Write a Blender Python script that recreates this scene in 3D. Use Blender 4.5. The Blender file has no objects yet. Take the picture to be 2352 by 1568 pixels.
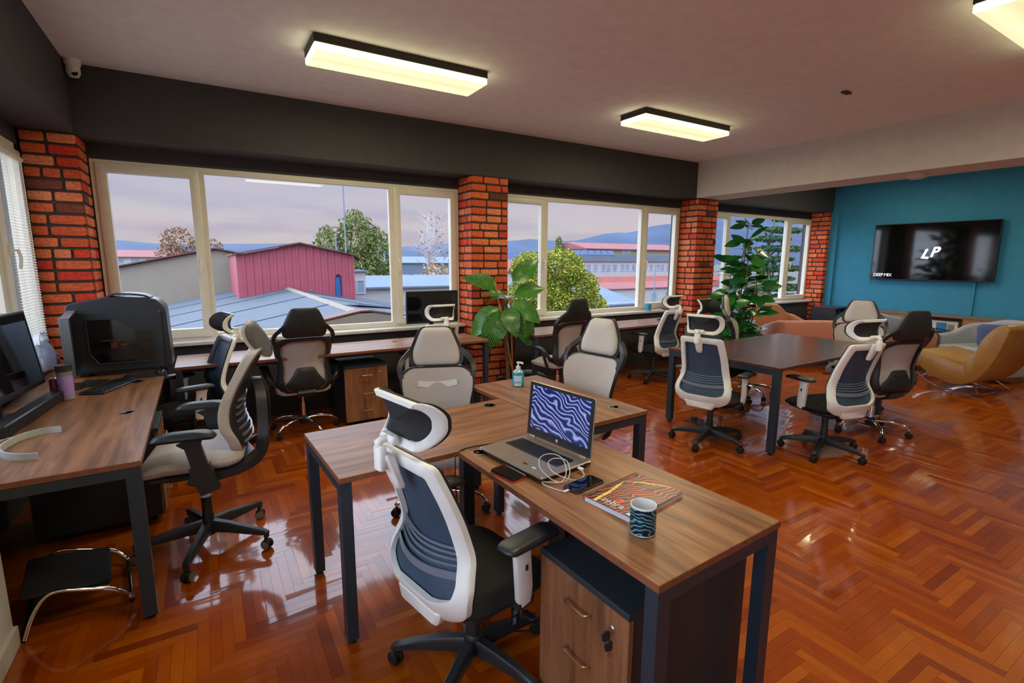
import bpy, bmesh, math, random
from mathutils import Vector, Matrix
random.seed(7)
R = math.radians
SC = bpy.context.scene
COL = SC.collection

# ------------------------------------------------------------------ camera, sky, exposure
F_PX = 1144.594
YAW, PITCH, ROLL = R(31.52076), R(-9.20892), R(0.24243)
CAM_H = 1.60463
_f = Vector((math.sin(YAW)*math.cos(PITCH), math.cos(YAW)*math.cos(PITCH), math.sin(PITCH)))
_r = Vector((math.cos(YAW), -math.sin(YAW), 0)); _u = _r.cross(_f)
_r2 = _r*math.cos(ROLL) + _u*math.sin(ROLL); _u2 = -_r*math.sin(ROLL) + _u*math.cos(ROLL)
cam_d = bpy.data.cameras.new('camera')
cam_d.sensor_width = 36.0
cam_d.lens = F_PX/2352*36.0
cam_d.clip_start = 0.05; cam_d.clip_end = 4000
cam = bpy.data.objects.new('camera', cam_d)
COL.objects.link(cam)
cam.matrix_world = Matrix(((_r2.x, _u2.x, -_f.x, 0), (_r2.y, _u2.y, -_f.y, 0), (_r2.z, _u2.z, -_f.z, CAM_H), (0, 0, 0, 1)))
SC.camera = cam

SKY_STRENGTH = 0.46
SKY_FILL_W = 6.5
LAMP_WATTS = 15.0
LAMP_GLOW = 0.62
SC.view_settings.view_transform = 'Standard'
SC.view_settings.look = 'None'
SC.view_settings.gamma = 1.0
SC.view_settings.exposure = 0.80
SC.view_settings.use_curve_mapping = False
SC.cycles.max_bounces = 10
SC.cycles.diffuse_bounces = 6
SC.cycles.glossy_bounces = 5
SC.cycles.transparent_max_bounces = 16
SC.cycles.use_denoising = True
SC.cycles.sample_clamp_indirect = 6.0

def srgb(r, g, b):
    def c(v):
        v /= 255.0
        return v/12.92 if v <= 0.04045 else ((v+0.055)/1.055)**2.4
    return (c(r), c(g), c(b), 1.0)

world = bpy.data.worlds.new('dusk sky')
SC.world = world
world.use_nodes = True
wn, wl = world.node_tree.nodes, world.node_tree.links
wn.clear()
w_out = wn.new('ShaderNodeOutputWorld'); w_bg = wn.new('ShaderNodeBackground')
w_tc = wn.new('ShaderNodeTexCoord'); w_sep = wn.new('ShaderNodeSeparateXYZ')
w_ramp = wn.new('ShaderNodeValToRGB')
els = w_ramp.color_ramp.elements
els[0].position = 0.0; els[0].color = srgb(236, 222, 216)
els[1].position = 1.0; els[1].color = srgb(132, 150, 210)
for p_, c_ in ((0.06, srgb(234, 224, 226)), (0.16, srgb(212, 214, 236)), (0.34, srgb(176, 186, 226))):
    e_ = els.new(p_); e_.color = c_
w_map = wn.new('ShaderNodeMapping'); w_map.inputs['Scale'].default_value = (1.6, 1.6, 11.0)
w_noise = wn.new('ShaderNodeTexNoise'); w_noise.inputs['Scale'].default_value = 2.4
w_noise.inputs['Detail'].default_value = 6; w_noise.inputs['Roughness'].default_value = 0.55
w_cr = wn.new('ShaderNodeValToRGB')
w_cr.color_ramp.elements[0].position = 0.42; w_cr.color_ramp.elements[0].color = (0, 0, 0, 1)
w_cr.color_ramp.elements[1].position = 0.68; w_cr.color_ramp.elements[1].color = (0.45, 0.45, 0.45, 1)
w_mix = wn.new('ShaderNodeMixRGB'); w_mix.inputs['Color2'].default_value = srgb(172, 166, 210)
w_noise2 = wn.new('ShaderNodeTexNoise'); w_noise2.inputs['Scale'].default_value = 3.3; w_noise2.inputs['Detail'].default_value = 5
w_map2 = wn.new('ShaderNodeMapping'); w_map2.inputs['Scale'].default_value = (1.3, 1.3, 14.0); w_map2.inputs['Location'].default_value = (4.1, 2.2, 0.7)
w_cr2 = wn.new('ShaderNodeValToRGB')
w_cr2.color_ramp.elements[0].position = 0.5; w_cr2.color_ramp.elements[0].color = (0, 0, 0, 1)
w_cr2.color_ramp.elements[1].position = 0.72; w_cr2.color_ramp.elements[1].color = (0.5, 0.5, 0.5, 1)
w_mix2 = wn.new('ShaderNodeMixRGB'); w_mix2.inputs['Color2'].default_value = srgb(240, 216, 222)
wl.new(w_tc.outputs['Generated'], w_sep.inputs[0]); wl.new(w_sep.outputs['Z'], w_ramp.inputs[0])
wl.new(w_tc.outputs['Generated'], w_map.inputs[0]); wl.new(w_map.outputs[0], w_noise.inputs['Vector'])
wl.new(w_tc.outputs['Generated'], w_map2.inputs[0]); wl.new(w_map2.outputs[0], w_noise2.inputs['Vector'])
wl.new(w_noise.outputs[0], w_cr.inputs[0]); wl.new(w_noise2.outputs[0], w_cr2.inputs[0])
wl.new(w_cr.outputs[0], w_mix.inputs['Fac']); wl.new(w_ramp.outputs[0], w_mix.inputs['Color1'])
wl.new(w_cr2.outputs[0], w_mix2.inputs['Fac']); wl.new(w_mix.outputs[0], w_mix2.inputs['Color1'])
wl.new(w_mix2.outputs[0], w_bg.inputs['Color']); w_bg.inputs['Strength'].default_value = SKY_STRENGTH
wl.new(w_bg.outputs[0], w_out.inputs['Surface'])

sky_fill_d = bpy.data.lights.new('sky_fill', 'SUN')                       # sun lamp, very wide, added in place of bright overhead sky
sky_fill_d.energy = SKY_FILL_W; sky_fill_d.angle = R(150); sky_fill_d.color = (0.76, 0.87, 1.0)
sky_fill = bpy.data.objects.new('sky_fill', sky_fill_d); COL.objects.link(sky_fill)
sky_fill.rotation_euler = Vector((0.34, -0.10, -0.85)).to_track_quat('-Z', 'Y').to_euler()

# ------------------------------------------------------------------ materials
def _nt(name):
    m = bpy.data.materials.new(name); m.use_nodes = True
    nt = m.node_tree
    return m, nt, nt.nodes['Principled BSDF']

def ramp(nt, stops):
    r = nt.nodes.new('ShaderNodeValToRGB'); e = r.color_ramp.elements
    e[0].position, e[0].color = stops[0][0], stops[0][1]
    e[1].position, e[1].color = stops[-1][0], stops[-1][1]
    for p, c in stops[1:-1]:
        x = e.new(p); x.color = c
    return r

def mat(name, rgb, rough=0.5, metal=0.0, spec=0.5, var=0.06, scale=9.0, bump=0.0, bscale=60.0, coat=0.0, sheen=0.0, emit=0.0):
    m, nt, b = _nt(name)
    c = srgb(*rgb)
    tc = nt.nodes.new('ShaderNodeTexCoord')
    n = nt.nodes.new('ShaderNodeTexNoise'); n.inputs['Scale'].default_value = scale; n.inputs['Detail'].default_value = 3
    nt.links.new(tc.outputs['Object'], n.inputs['Vector'])
    lo = tuple(max(0, v*(1-var*2)) for v in c[:3])+(1,); hi = tuple(min(1, v*(1+var*2)) for v in c[:3])+(1,)
    r = ramp(nt, [(0.3, lo), (0.7, hi)])
    nt.links.new(n.outputs[0], r.inputs[0]); nt.links.new(r.outputs[0], b.inputs['Base Color'])
    b.inputs['Roughness'].default_value = rough; b.inputs['Metallic'].default_value = metal
    b.inputs['Specular IOR Level'].default_value = spec
    b.inputs['Coat Weight'].default_value = coat; b.inputs['Coat Roughness'].default_value = 0.08
    if sheen:
        b.inputs['Sheen Weight'].default_value = sheen
    if emit:
        b.inputs['Emission Color'].default_value = c; b.inputs['Emission Strength'].default_value = emit
    if bump:
        n2 = nt.nodes.new('ShaderNodeTexNoise'); n2.inputs['Scale'].default_value = bscale; n2.inputs['Detail'].default_value = 4
        nt.links.new(tc.outputs['Object'], n2.inputs['Vector'])
        bp = nt.nodes.new('ShaderNodeBump'); bp.inputs['Strength'].default_value = bump; bp.inputs['Distance'].default_value = 0.01
        nt.links.new(n2.outputs[0], bp.inputs['Height']); nt.links.new(bp.outputs[0], b.inputs['Normal'])
    return m

MT_COAT = 1.75
def wood(name, dark, mid, light, axis=0, rough=0.4, scale=1.0, coat=0.0, spec=0.5):
    """laminate with grain running along one local axis"""
    m, nt, b = _nt(name)
    tc = nt.nodes.new('ShaderNodeTexCoord'); mp = nt.nodes.new('ShaderNodeMapping')
    s = [26*scale]*3; s[axis] = 1.5*scale
    mp.inputs['Scale'].default_value = s
    nt.links.new(tc.outputs['Object'], mp.inputs[0])
    n = nt.nodes.new('ShaderNodeTexNoise'); n.inputs['Scale'].default_value = 1.6; n.inputs['Detail'].default_value = 7
    n.inputs['Roughness'].default_value = 0.65; n.inputs['Distortion'].default_value = 1.1
    nt.links.new(mp.outputs[0], n.inputs['Vector'])
    mp2 = nt.nodes.new('ShaderNodeMapping'); s2 = [5*scale]*3; s2[axis] = 0.7*scale
    mp2.inputs['Scale'].default_value = s2; nt.links.new(tc.outputs['Object'], mp2.inputs[0])
    n2 = nt.nodes.new('ShaderNodeTexNoise'); n2.inputs['Scale'].default_value = 1.3; n2.inputs['Detail'].default_value = 3
    n2.inputs['Distortion'].default_value = 2.0
    nt.links.new(mp2.outputs[0], n2.inputs['Vector'])
    ad = nt.nodes.new('ShaderNodeMath'); ad.operation = 'MULTIPLY_ADD'; ad.inputs[1].default_value = 0.45
    mu = nt.nodes.new('ShaderNodeMath'); mu.operation = 'MULTIPLY'; mu.inputs[1].default_value = 0.55
    nt.links.new(n2.outputs[0], mu.inputs[0]); nt.links.new(n.outputs[0], ad.inputs[0]); nt.links.new(mu.outputs[0], ad.inputs[2])
    r = ramp(nt, [(0.36, srgb(*dark)), (0.5, srgb(*mid)), (0.64, srgb(*light))])
    nt.links.new(ad.outputs[0], r.inputs[0]); nt.links.new(r.outputs[0], b.inputs['Base Color'])
    b.inputs['Roughness'].default_value = rough; b.inputs['Coat Weight'].default_value = coat
    b.inputs['Specular IOR Level'].default_value = spec
    bp = nt.nodes.new('ShaderNodeBump'); bp.inputs['Strength'].default_value = 0.06; bp.inputs['Distance'].default_value = 0.004
    nt.links.new(n.outputs[0], bp.inputs['Height']); nt.links.new(bp.outputs[0], b.inputs['Normal'])
    return m

def random_value(nt):
    """one random number per separate piece (per object and per loose island)"""
    oi = nt.nodes.new('ShaderNodeObjectInfo'); ge = nt.nodes.new('ShaderNodeNewGeometry')
    ad = nt.nodes.new('ShaderNodeMath'); ad.operation = 'ADD'
    fr = nt.nodes.new('ShaderNodeMath'); fr.operation = 'FRACT'
    nt.links.new(oi.outputs['Random'], ad.inputs[0]); nt.links.new(ge.outputs['Random Per Island'], ad.inputs[1])
    nt.links.new(ad.outputs[0], fr.inputs[0])
    return fr.outputs[0]

def piece_mat(name, stops, rough=0.6, spec=0.5, nscale=30.0, namt=0.35, coat=0.0, bump=0.2, stretch=(1, 1, 1), trans=0.0):
    m, nt, b = _nt(name)
    v = random_value(nt)
    r = ramp(nt, stops); r.color_ramp.interpolation = 'LINEAR'
    tc = nt.nodes.new('ShaderNodeTexCoord'); mp = nt.nodes.new('ShaderNodeMapping'); mp.inputs['Scale'].default_value = stretch
    n = nt.nodes.new('ShaderNodeTexNoise'); n.inputs['Scale'].default_value = nscale; n.inputs['Detail'].default_value = 5
    nt.links.new(tc.outputs['Object'], mp.inputs[0]); nt.links.new(mp.outputs[0], n.inputs['Vector'])
    nt.links.new(v, r.inputs[0])
    hs = nt.nodes.new('ShaderNodeHueSaturation')
    mr = nt.nodes.new('ShaderNodeMapRange'); mr.inputs['From Min'].default_value = 0.25; mr.inputs['From Max'].default_value = 0.75
    mr.inputs['To Min'].default_value = 1-namt; mr.inputs['To Max'].default_value = 1+namt
    nt.links.new(n.outputs[0], mr.inputs['Value']); nt.links.new(mr.outputs[0], hs.inputs['Value'])
    nt.links.new(r.outputs[0], hs.inputs['Color']); nt.links.new(hs.outputs[0], b.inputs['Base Color'])
    b.inputs['Roughness'].default_value = rough; b.inputs['Specular IOR Level'].default_value = spec
    b.inputs['Coat Weight'].default_value = coat; b.inputs['Coat Roughness'].default_value = 0.07; b.inputs['Coat IOR'].default_value = 1.5
    if bump:
        bp = nt.nodes.new('ShaderNodeBump'); bp.inputs['Strength'].default_value = bump; bp.inputs['Distance'].default_value = 0.01
        nt.links.new(n.outputs[0], bp.inputs['Height']); nt.links.new(bp.outputs[0], b.inputs['Normal'])
    return m

def glass_mat(name, tint=(0.97, 0.98, 1.0)):
    m, nt, b = _nt(name)
    nt.nodes.remove(b)
    out = nt.nodes['Material Output']
    t = nt.nodes.new('ShaderNodeBsdfTransparent'); t.inputs[0].default_value = tint+(1,)
    g = nt.nodes.new('ShaderNodeBsdfGlossy'); g.inputs['Roughness'].default_value = 0.0
    fr = nt.nodes.new('ShaderNodeFresnel'); fr.inputs[0].default_value = 1.35
    mx = nt.nodes.new('ShaderNodeMixShader')
    ge = nt.nodes.new('ShaderNodeNewGeometry')          # reflect on the outer faces only
    iv = nt.nodes.new('ShaderNodeMath'); iv.operation = 'SUBTRACT'; iv.inputs[0].default_value = 1.0
    mm = nt.nodes.new('ShaderNodeMath'); mm.operation = 'MULTIPLY'
    nt.links.new(ge.outputs['Backfacing'], iv.inputs[1]); nt.links.new(iv.outputs[0], mm.inputs[0]); nt.links.new(fr.outputs[0], mm.inputs[1])
    nt.links.new(mm.outputs[0], mx.inputs[0]); nt.links.new(t.outputs[0], mx.inputs[1]); nt.links.new(g.outputs[0], mx.inputs[2])
    nt.links.new(mx.outputs[0], out.inputs['Surface'])
    return m

def zebra_mat(name, bands, scale, emit=0.0, rough=0.35, seed=(0, 0, 0), axis='z', swirl=3.6, lines=3.0):
    """flat print: wavy stripes that bend round each other"""
    m, nt, b = _nt(name)
    tc = nt.nodes.new('ShaderNodeTexCoord'); mp = nt.nodes.new('ShaderNodeMapping')
    mp.inputs['Location'].default_value = seed
    mp.inputs['Scale'].default_value = scale
    nt.links.new(tc.outputs['Object'], mp.inputs[0])
    n = nt.nodes.new('ShaderNodeTexNoise'); n.inputs['Scale'].default_value = 1.0; n.inputs['Detail'].default_value = 0.6
    n.inputs['Distortion'].default_value = 0.6
    nt.links.new(mp.outputs[0], n.inputs['Vector'])
    sp = nt.nodes.new('ShaderNodeSeparateXYZ'); nt.links.new(mp.outputs[0], sp.inputs[0])
    mu = nt.nodes.new('ShaderNodeMath'); mu.operation = 'MULTIPLY_ADD'; mu.inputs[1].default_value = swirl
    k = nt.nodes.new('ShaderNodeMath'); k.operation = 'MULTIPLY'; k.inputs[1].default_value = lines
    o2 = nt.nodes.new('ShaderNodeMath'); o2.operation = 'MULTIPLY_ADD'; o2.inputs[1].default_value = 0.45       # the bands also run aslant
    nt.links.new(sp.outputs['X'], o2.inputs[0]); nt.links.new(sp.outputs['XYZ'.index(axis.upper())], o2.inputs[2])
    nt.links.new(o2.outputs[0], k.inputs[0])
    nt.links.new(n.outputs[0], mu.inputs[0]); nt.links.new(k.outputs[0], mu.inputs[2])
    si = nt.nodes.new('ShaderNodeMath'); si.operation = 'FRACT'
    nt.links.new(mu.outputs[0], si.inputs[0])
    r = ramp(nt, bands)
    nt.links.new(si.outputs[0], r.inputs[0])
    nt.links.new(r.outputs[0], b.inputs['Base Color'])
    b.inputs['Roughness'].default_value = rough
    if emit:
        nt.links.new(r.outputs[0], b.inputs['Emission Color']); b.inputs['Emission Strength'].default_value = emit
    return m

MT = {}
MT['ceiling'] = mat('ceiling paint', (240, 236, 240), 0.85, var=0.02, bump=0.05, bscale=90)
MT['beam_white'] = mat('white beam paint', (214, 206, 200), 0.8, var=0.02)
MT['wall_white'] = mat('white wall paint', (214, 210, 200), 0.8, var=0.02)
MT['dark_paint'] = mat('anthracite wall paint', (62, 61, 64), 0.7, var=0.04)
MT['blue_paint'] = mat('petrol blue wall paint', (48, 132, 168), 0.75, var=0.03)
MT['mortar'] = mat('dark mortar', (66, 52, 46), 0.9, var=0.15, scale=40, bump=0.3)
MT['brick'] = piece_mat('old brick', [(0.0, srgb(104, 62, 48)), (0.015, srgb(110, 62, 46)), (0.032, srgb(206, 86, 48)), (0.5, srgb(220, 104, 62)), (0.86, srgb(228, 136, 92)), (0.9, srgb(212, 66, 44)), (1.0, srgb(206, 60, 42))], rough=0.75, nscale=7, namt=0.5, bump=0.5, spec=0.25)
MT['pvc'] = mat('white pvc window frame', (226, 220, 205), 0.35, var=0.02)
MT['sill'] = mat('pale stone sill', (205, 202, 200), 0.3, var=0.06, scale=14)
MT['glass'] = glass_mat('window glass')
MT['parquet'] = piece_mat('varnished parquet', [(0.0, srgb(128, 50, 4)), (0.10, srgb(140, 57, 2)), (0.2, srgb(152, 64, 0)), (0.6, srgb(162, 73, 0)), (0.9, srgb(172, 84, 2)), (1.0, srgb(178, 92, 12))], rough=0.3, nscale=9.0, namt=0.15, coat=1.0, spec=0.12, bump=0.035, stretch=(1, 1, 1))
MT['subfloor'] = mat('dark floor joint', (46, 22, 10), 0.9)
MT['walnut'] = wood('walnut laminate', (100, 66, 42), (138, 94, 62), (164, 116, 80), 0, 0.36)
MT['walnut_edge'] = mat('walnut edge band', (132, 80, 54), 0.45, var=0.08, scale=30)
MT['walnut_front'] = wood('walnut drawer front', (100, 64, 42), (136, 90, 60), (160, 110, 76), 2, 0.45)
MT['dark_table'] = wood('dark walnut table', (68, 44, 36), (86, 56, 45), (98, 64, 52), 0, 0.26)
MT['anthracite'] = mat('anthracite steel', (40, 54, 66), 0.42, var=0.03, spec=0.5)
MT['carcass'] = mat('anthracite board', (40, 50, 56), 0.5, var=0.03)
MT['brown_board'] = mat('dark brown panel', (66, 46, 36), 0.6, var=0.05)
MT['brass'] = mat('brushed nickel handle', (196, 172, 130), 0.3, 1.0, var=0.03)
MT['chrome'] = mat('chrome', (225, 225, 228), 0.08, 1.0, var=0.01)
MT['black_plastic'] = mat('black plastic', (37, 39, 43), 0.42, var=0.05)
MT['black_rubber'] = mat('black rubber', (20, 20, 21), 0.7, var=0.05)
MT['grey_plastic'] = mat('grey castor rim', (120, 112, 98), 0.5, var=0.05)
MT['white_plastic'] = mat('white chair plastic', (236, 238, 236), 0.38, var=0.02)
MT['black_fabric'] = mat('black seat fabric', (24, 24, 25), 0.9, var=0.1, scale=200, bump=0.2, bscale=400)
MT['mesh_blue'] = mat('dark blue grey mesh', (54, 76, 98), 0.55, var=0.06, scale=300, bump=0.25, bscale=700)
MT['mesh_black'] = mat('black headrest mesh', (30, 31, 34), 0.7, var=0.1, scale=300, bump=0.3, bscale=600)
MT['lumbar'] = mat('grey lumbar plastic', (118, 130, 146), 0.25, var=0.03)
MT['grey_fabric'] = mat('pale grey fabric', (200, 193, 188), 0.9, var=0.05, scale=180, bump=0.2, bscale=500, sheen=0.2)
MT['grey_mesh'] = mat('pale grey mesh back', (192, 184, 182), 0.85, var=0.07, scale=420, bump=0.35, bscale=900)
MT['screen'] = mat('black screen glass', (9, 9, 11), 0.06, var=0.0, coat=0.3)
MT['lamp_black'] = mat('black lamp housing', (42, 36, 30), 0.5)
def lamp_mat():
    m, nt, b = _nt('lit lamp diffuser')
    tc = nt.nodes.new('ShaderNodeTexCoord'); sp = nt.nodes.new('ShaderNodeSeparateXYZ')
    nt.links.new(tc.outputs['Object'], sp.inputs[0])
    # two tubes glow through the diffuser: brighter along two lines, dimmer between and at the ends
    ab = nt.nodes.new('ShaderNodeMath'); ab.operation = 'ABSOLUTE'; nt.links.new(sp.outputs['Y'], ab.inputs[0])
    r = ramp(nt, [(0.0, (0.74, 0.73, 0.38, 1)), (0.06, (0.86, 0.85, 0.50, 1)), (0.10, (0.90, 0.89, 0.56, 1)), (0.17, (0.78, 0.77, 0.42, 1))])
    nt.links.new(ab.outputs[0], r.inputs[0])
    ge = nt.nodes.new('ShaderNodeNewGeometry'); sz = nt.nodes.new('ShaderNodeSeparateXYZ'); nt.links.new(ge.outputs['Normal'], sz.inputs[0])
    az = nt.nodes.new('ShaderNodeMath'); az.operation = 'ABSOLUTE'; nt.links.new(sz.outputs['Z'], az.inputs[0])
    st = nt.nodes.new('ShaderNodeMapRange'); st.inputs['To Min'].default_value = LAMP_GLOW*5.5; st.inputs['To Max'].default_value = LAMP_GLOW    # rim glow raised to light the ceiling round the lamp
    nt.links.new(az.outputs[0], st.inputs['Value']); nt.links.new(st.outputs[0], b.inputs['Emission Strength'])
    nt.links.new(r.outputs[0], b.inputs['Emission Color'])
    b.inputs['Base Color'].default_value = (0.8, 0.8, 0.72, 1); b.inputs['Roughness'].default_value = 0.4
    return m
MT['lamp'] = lamp_mat()

# ------------------------------------------------------------------ mesh helpers
class MB:
    def __init__(self):
        self.v = []; self.f = []; self.m = []; self.T = None
    def add(self, vs, fs, m=0):
        o = len(self.v)
        for p in vs:
            p = Vector(p)
            self.v.append(self.T @ p if self.T else p)
        for q in fs:
            self.f.append([i+o for i in q]); self.m.append(m)
        return self
    def box(self, x0, x1, y0, y1, z0, z1, m=0):
        return self.add([(x0, y0, z0), (x1, y0, z0), (x1, y1, z0), (x0, y1, z0), (x0, y0, z1), (x1, y0, z1), (x1, y1, z1), (x0, y1, z1)],
                        [(0, 3, 2, 1), (4, 5, 6, 7), (0, 1, 5, 4), (1, 2, 6, 5), (2, 3, 7, 6), (3, 0, 4, 7)], m)
    def loft(self, loops, cap0=True, cap1=True, m=0, ring=False):
        n = len(loops[0]); vs = [p for L in loops for p in L]; fs = []
        k = len(loops)
        for a in range(k if ring else k-1):
            b = (a+1) % k
            for i in range(n):
                j = (i+1) % n
                fs.append((a*n+i, a*n+j, b*n+j, b*n+i))
        if not ring:
            if cap0: fs.append(tuple(range(n-1, -1, -1)))
            if cap1: fs.append(tuple((k-1)*n+i for i in range(n)))
        return self.add(vs, fs, m)
    def tube(self, path, r, n=8, m=0, cap=True):
        P = [Vector(p) for p in path]; k = len(P)
        rs = r if isinstance(r, (list, tuple)) else [r]*k
        t0 = (P[1]-P[0]).normalized()
        ref = Vector((0, 0, 1)) if abs(t0.z) < 0.9 else Vector((1, 0, 0))
        nrm = (ref - t0*ref.dot(t0)).normalized()
        loops = []
        for i in range(k):
            t = (P[min(i+1, k-1)]-P[max(i-1, 0)]).normalized()
            nrm = nrm - t*nrm.dot(t)
            nrm = nrm.normalized() if nrm.length > 1e-6 else t.orthogonal().normalized()
            bi = t.cross(nrm)
            loops.append([P[i]+(nrm*math.cos(2*math.pi*j/n)+bi*math.sin(2*math.pi*j/n))*rs[i] for j in range(n)])
        return self.loft(loops, cap, cap, m)
    def sweep(self, path, sec, up=(0, 0, 1), m=0, scales=None):
        """sweep a 2D section (a along side, b along up) with a fixed up hint"""
        P = [Vector(p) for p in path]; k = len(P); up = Vector(up); loops = []
        for i in range(k):
            t = (P[min(i+1, k-1)]-P[max(i-1, 0)]).normalized()
            side = t.cross(up).normalized(); u = side.cross(t)
            s = scales[i] if scales else (1, 1)
            loops.append([P[i]+side*(a*s[0])+u*(b*s[1]) for a, b in sec])
        return self.loft(loops, True, True, m)
    def lathe(self, prof, n=20, c=(0, 0, 0), m=0, cap=True):
        c = Vector(c)
        loops = [[c+Vector((r*math.cos(2*math.pi*j/n), r*math.sin(2*math.pi*j/n), z)) for j in range(n)] for r, z in prof]
        return self.loft(loops, cap and prof[0][0] > 1e-5, cap and prof[-1][0] > 1e-5, m)
    def slab(self, outline, z0, z1, b=0.0, fn=None, m=0):
        """extrude an outline with softened edges; fn maps (x, y, z) to space"""
        fn = fn or (lambda x, y, z: (x, y, z))
        if b > 0:
            ins = inset(outline, b)
            L = [(ins, z0), (outline, z0+b), (outline, z1-b), (ins, z1)]
        else:
            L = [(outline, z0), (outline, z1)]
        return self.loft([[fn(x, y, z) for x, y in o] for o, z in L], True, True, m)
    def rbox(self, cx, cy, cz, sx, sy, sz, r=0.01, b=0.004, m=0, seg=2):
        o = [(x+cx, y+cy) for x, y in rrect(sx, sy, r, seg)]
        return self.slab(o, cz-sz/2, cz+sz/2, b, None, m)
    def cushion(self, outline, front, back, rings=(0.0, 0.35, 0.65, 0.86, 0.96, 1.0), m=0, c=None):
        """closed pad: front(x, y, s) and back(x, y, s) give points, s runs 0 at the centre to 1 at the rim"""
        n = len(outline)
        cx = sum(p[0] for p in outline)/n if c is None else c[0]; cy = sum(p[1] for p in outline)/n if c is None else c[1]
        loops = []
        for s in rings:
            s2 = max(s, 0.02)
            loops.append([front(cx+(x-cx)*s2, cy+(y-cy)*s2, s) for x, y in outline])
        for s in reversed(rings):
            s2 = max(s, 0.02)
            loops.append([back(cx+(x-cx)*s2, cy+(y-cy)*s2, s) for x, y in outline])
        return self.loft(loops, True, True, m)
    def ringframe(self, outer, inner, fn, d0, d1, m=0, b=0.006):
        """closed frame between two outlines with equal vertex counts; fn(x, z, d)"""
        mid = lambda A, B, t: [(a[0]+(c[0]-a[0])*t, a[1]+(c[1]-a[1])*t) for a, c in zip(A, B)]
        L = [(outer, d0+b), (outer, d1-b), (mid(outer, inner, .14), d1), (mid(outer, inner, .86), d1), (inner, d1-b), (inner, d0+b), (mid(outer, inner, .86), d0), (mid(outer, inner, .14), d0)]
        return self.loft([[fn(x, z, d) for x, z in o] for o, d in L], False, False, m, ring=True)
    def mesh(self, name, mats, smooth=35):
        me = bpy.data.meshes.new(name)
        me.from_pydata([tuple(p) for p in self.v], [], self.f)
        for mm in (mats if isinstance(mats, (list, tuple)) else [mats]):
            me.materials.append(mm)
        if any(self.m):
            me.polygons.foreach_set('material_index', self.m)
        bm = bmesh.new(); bm.from_mesh(me); bmesh.ops.recalc_face_normals(bm, faces=bm.faces); bm.to_mesh(me); bm.free()
        if smooth:
            me.polygons.foreach_set('use_smooth', [True]*len(me.polygons))
            me.set_sharp_from_angle(angle=R(smooth))
        me.update()
        return me
    def build(self, name, mats, parent=None, smooth=35, loc=None, rotz=None):
        o = bpy.data.objects.new(name, self.mesh(name, mats, smooth)); COL.objects.link(o)
        if parent: o.parent = parent
        if loc: o.location = loc
        if rotz is not None: o.rotation_euler.z = rotz
        return o

def inset(o, d):
    n = len(o); out = []
    area = sum(o[i][0]*o[(i+1) % n][1]-o[(i+1) % n][0]*o[i][1] for i in range(n))
    sg = 1 if area > 0 else -1
    for i in range(n):
        p, q, r = Vector(o[i-1]), Vector(o[i]), Vector(o[(i+1) % n])
        e1 = (q-p); e2 = (r-q)
        if e1.length < 1e-9 or e2.length < 1e-9:
            out.append(tuple(q)); continue
        e1.normalize(); e2.normalize()
        n1 = Vector((-e1.y, e1.x))*sg; n2 = Vector((-e2.y, e2.x))*sg
        bis = n1+n2
        if bis.length < 1e-6: bis = n1
        bis.normalize()
        k = d/max(0.35, bis.dot(n1))
        out.append((q.x+bis.x*k, q.y+bis.y*k))
    return out

def rrect(w, h, r, seg=4, cx=0, cy=0):
    r = min(r, w/2-1e-4, h/2-1e-4); pts = []
    for (sx, sy, a0) in ((1, 1, 0), (-1, 1, 90), (-1, -1, 180), (1, -1, 270)):
        for i in range(seg+1):
            a = R(a0+90*i/seg)
            pts.append((cx+sx*(w/2-r)+r*math.cos(a), cy+sy*(h/2-r)+r*math.sin(a)))
    return pts

def roundpoly(pts, r, seg=5):
    """round the corners of a polygon; r is one radius or one per corner"""
    n = len(pts); out = []
    rs = r if isinstance(r, (list, tuple)) else [r]*n
    for i in range(n):
        p, q, s = Vector(pts[i-1]), Vector(pts[i]), Vector(pts[(i+1) % n])
        a = (p-q).normalized(); b = (s-q).normalized()
        d = min(rs[i], (p-q).length*0.48, (s-q).length*0.48)
        A = q+a*d; B = q+b*d
        for k in range(seg+1):
            t = k/seg
            out.append(tuple(A*(1-t)**2+q*2*t*(1-t)+B*t*t))
    return out

def spline(pts, n=6):
    P = [Vector(p) for p in pts]; out = []
    for i in range(len(P)-1):
        p0, p1, p2, p3 = P[max(i-1, 0)], P[i], P[i+1], P[min(i+2, len(P)-1)]
        for k in range(n):
            t = k/n
            out.append(0.5*((2*p1)+(p2-p0)*t+(2*p0-5*p1+4*p2-p3)*t*t+(3*p1-p0-3*p2+p3)*t**3))
    out.append(P[-1]); return out

def interp(x, tab):
    if x <= tab[0][0]: return tab[0][1]
    for (a, va), (b, vb) in zip(tab, tab[1:]):
        if x <= b:
            t = (x-a)/(b-a); t = t*t*(3-2*t)
            return va+(vb-va)*t
    return tab[-1][1]
def curve(x, tab):
    """smooth curve through a table of (x, value), without ripples"""
    n = len(tab)
    if x <= tab[0][0]: return tab[0][1]+(x-tab[0][0])*(tab[1][1]-tab[0][1])/(tab[1][0]-tab[0][0])
    if x >= tab[-1][0]: return tab[-1][1]+(x-tab[-1][0])*(tab[-1][1]-tab[-2][1])/(tab[-1][0]-tab[-2][0])
    for i in range(n-1):
        if x <= tab[i+1][0]:
            h = tab[i+1][0]-tab[i][0]; t = (x-tab[i][0])/h
            sl = lambda k: (tab[min(k+1, n-1)][1]-tab[max(k-1, 0)][1])/(tab[min(k+1, n-1)][0]-tab[max(k-1, 0)][0])
            m0, m1 = sl(i)*h, sl(i+1)*h
            return (2*t**3-3*t*t+1)*tab[i][1]+(t**3-2*t*t+t)*m0+(-2*t**3+3*t*t)*tab[i+1][1]+(t**3-t*t)*m1

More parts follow.
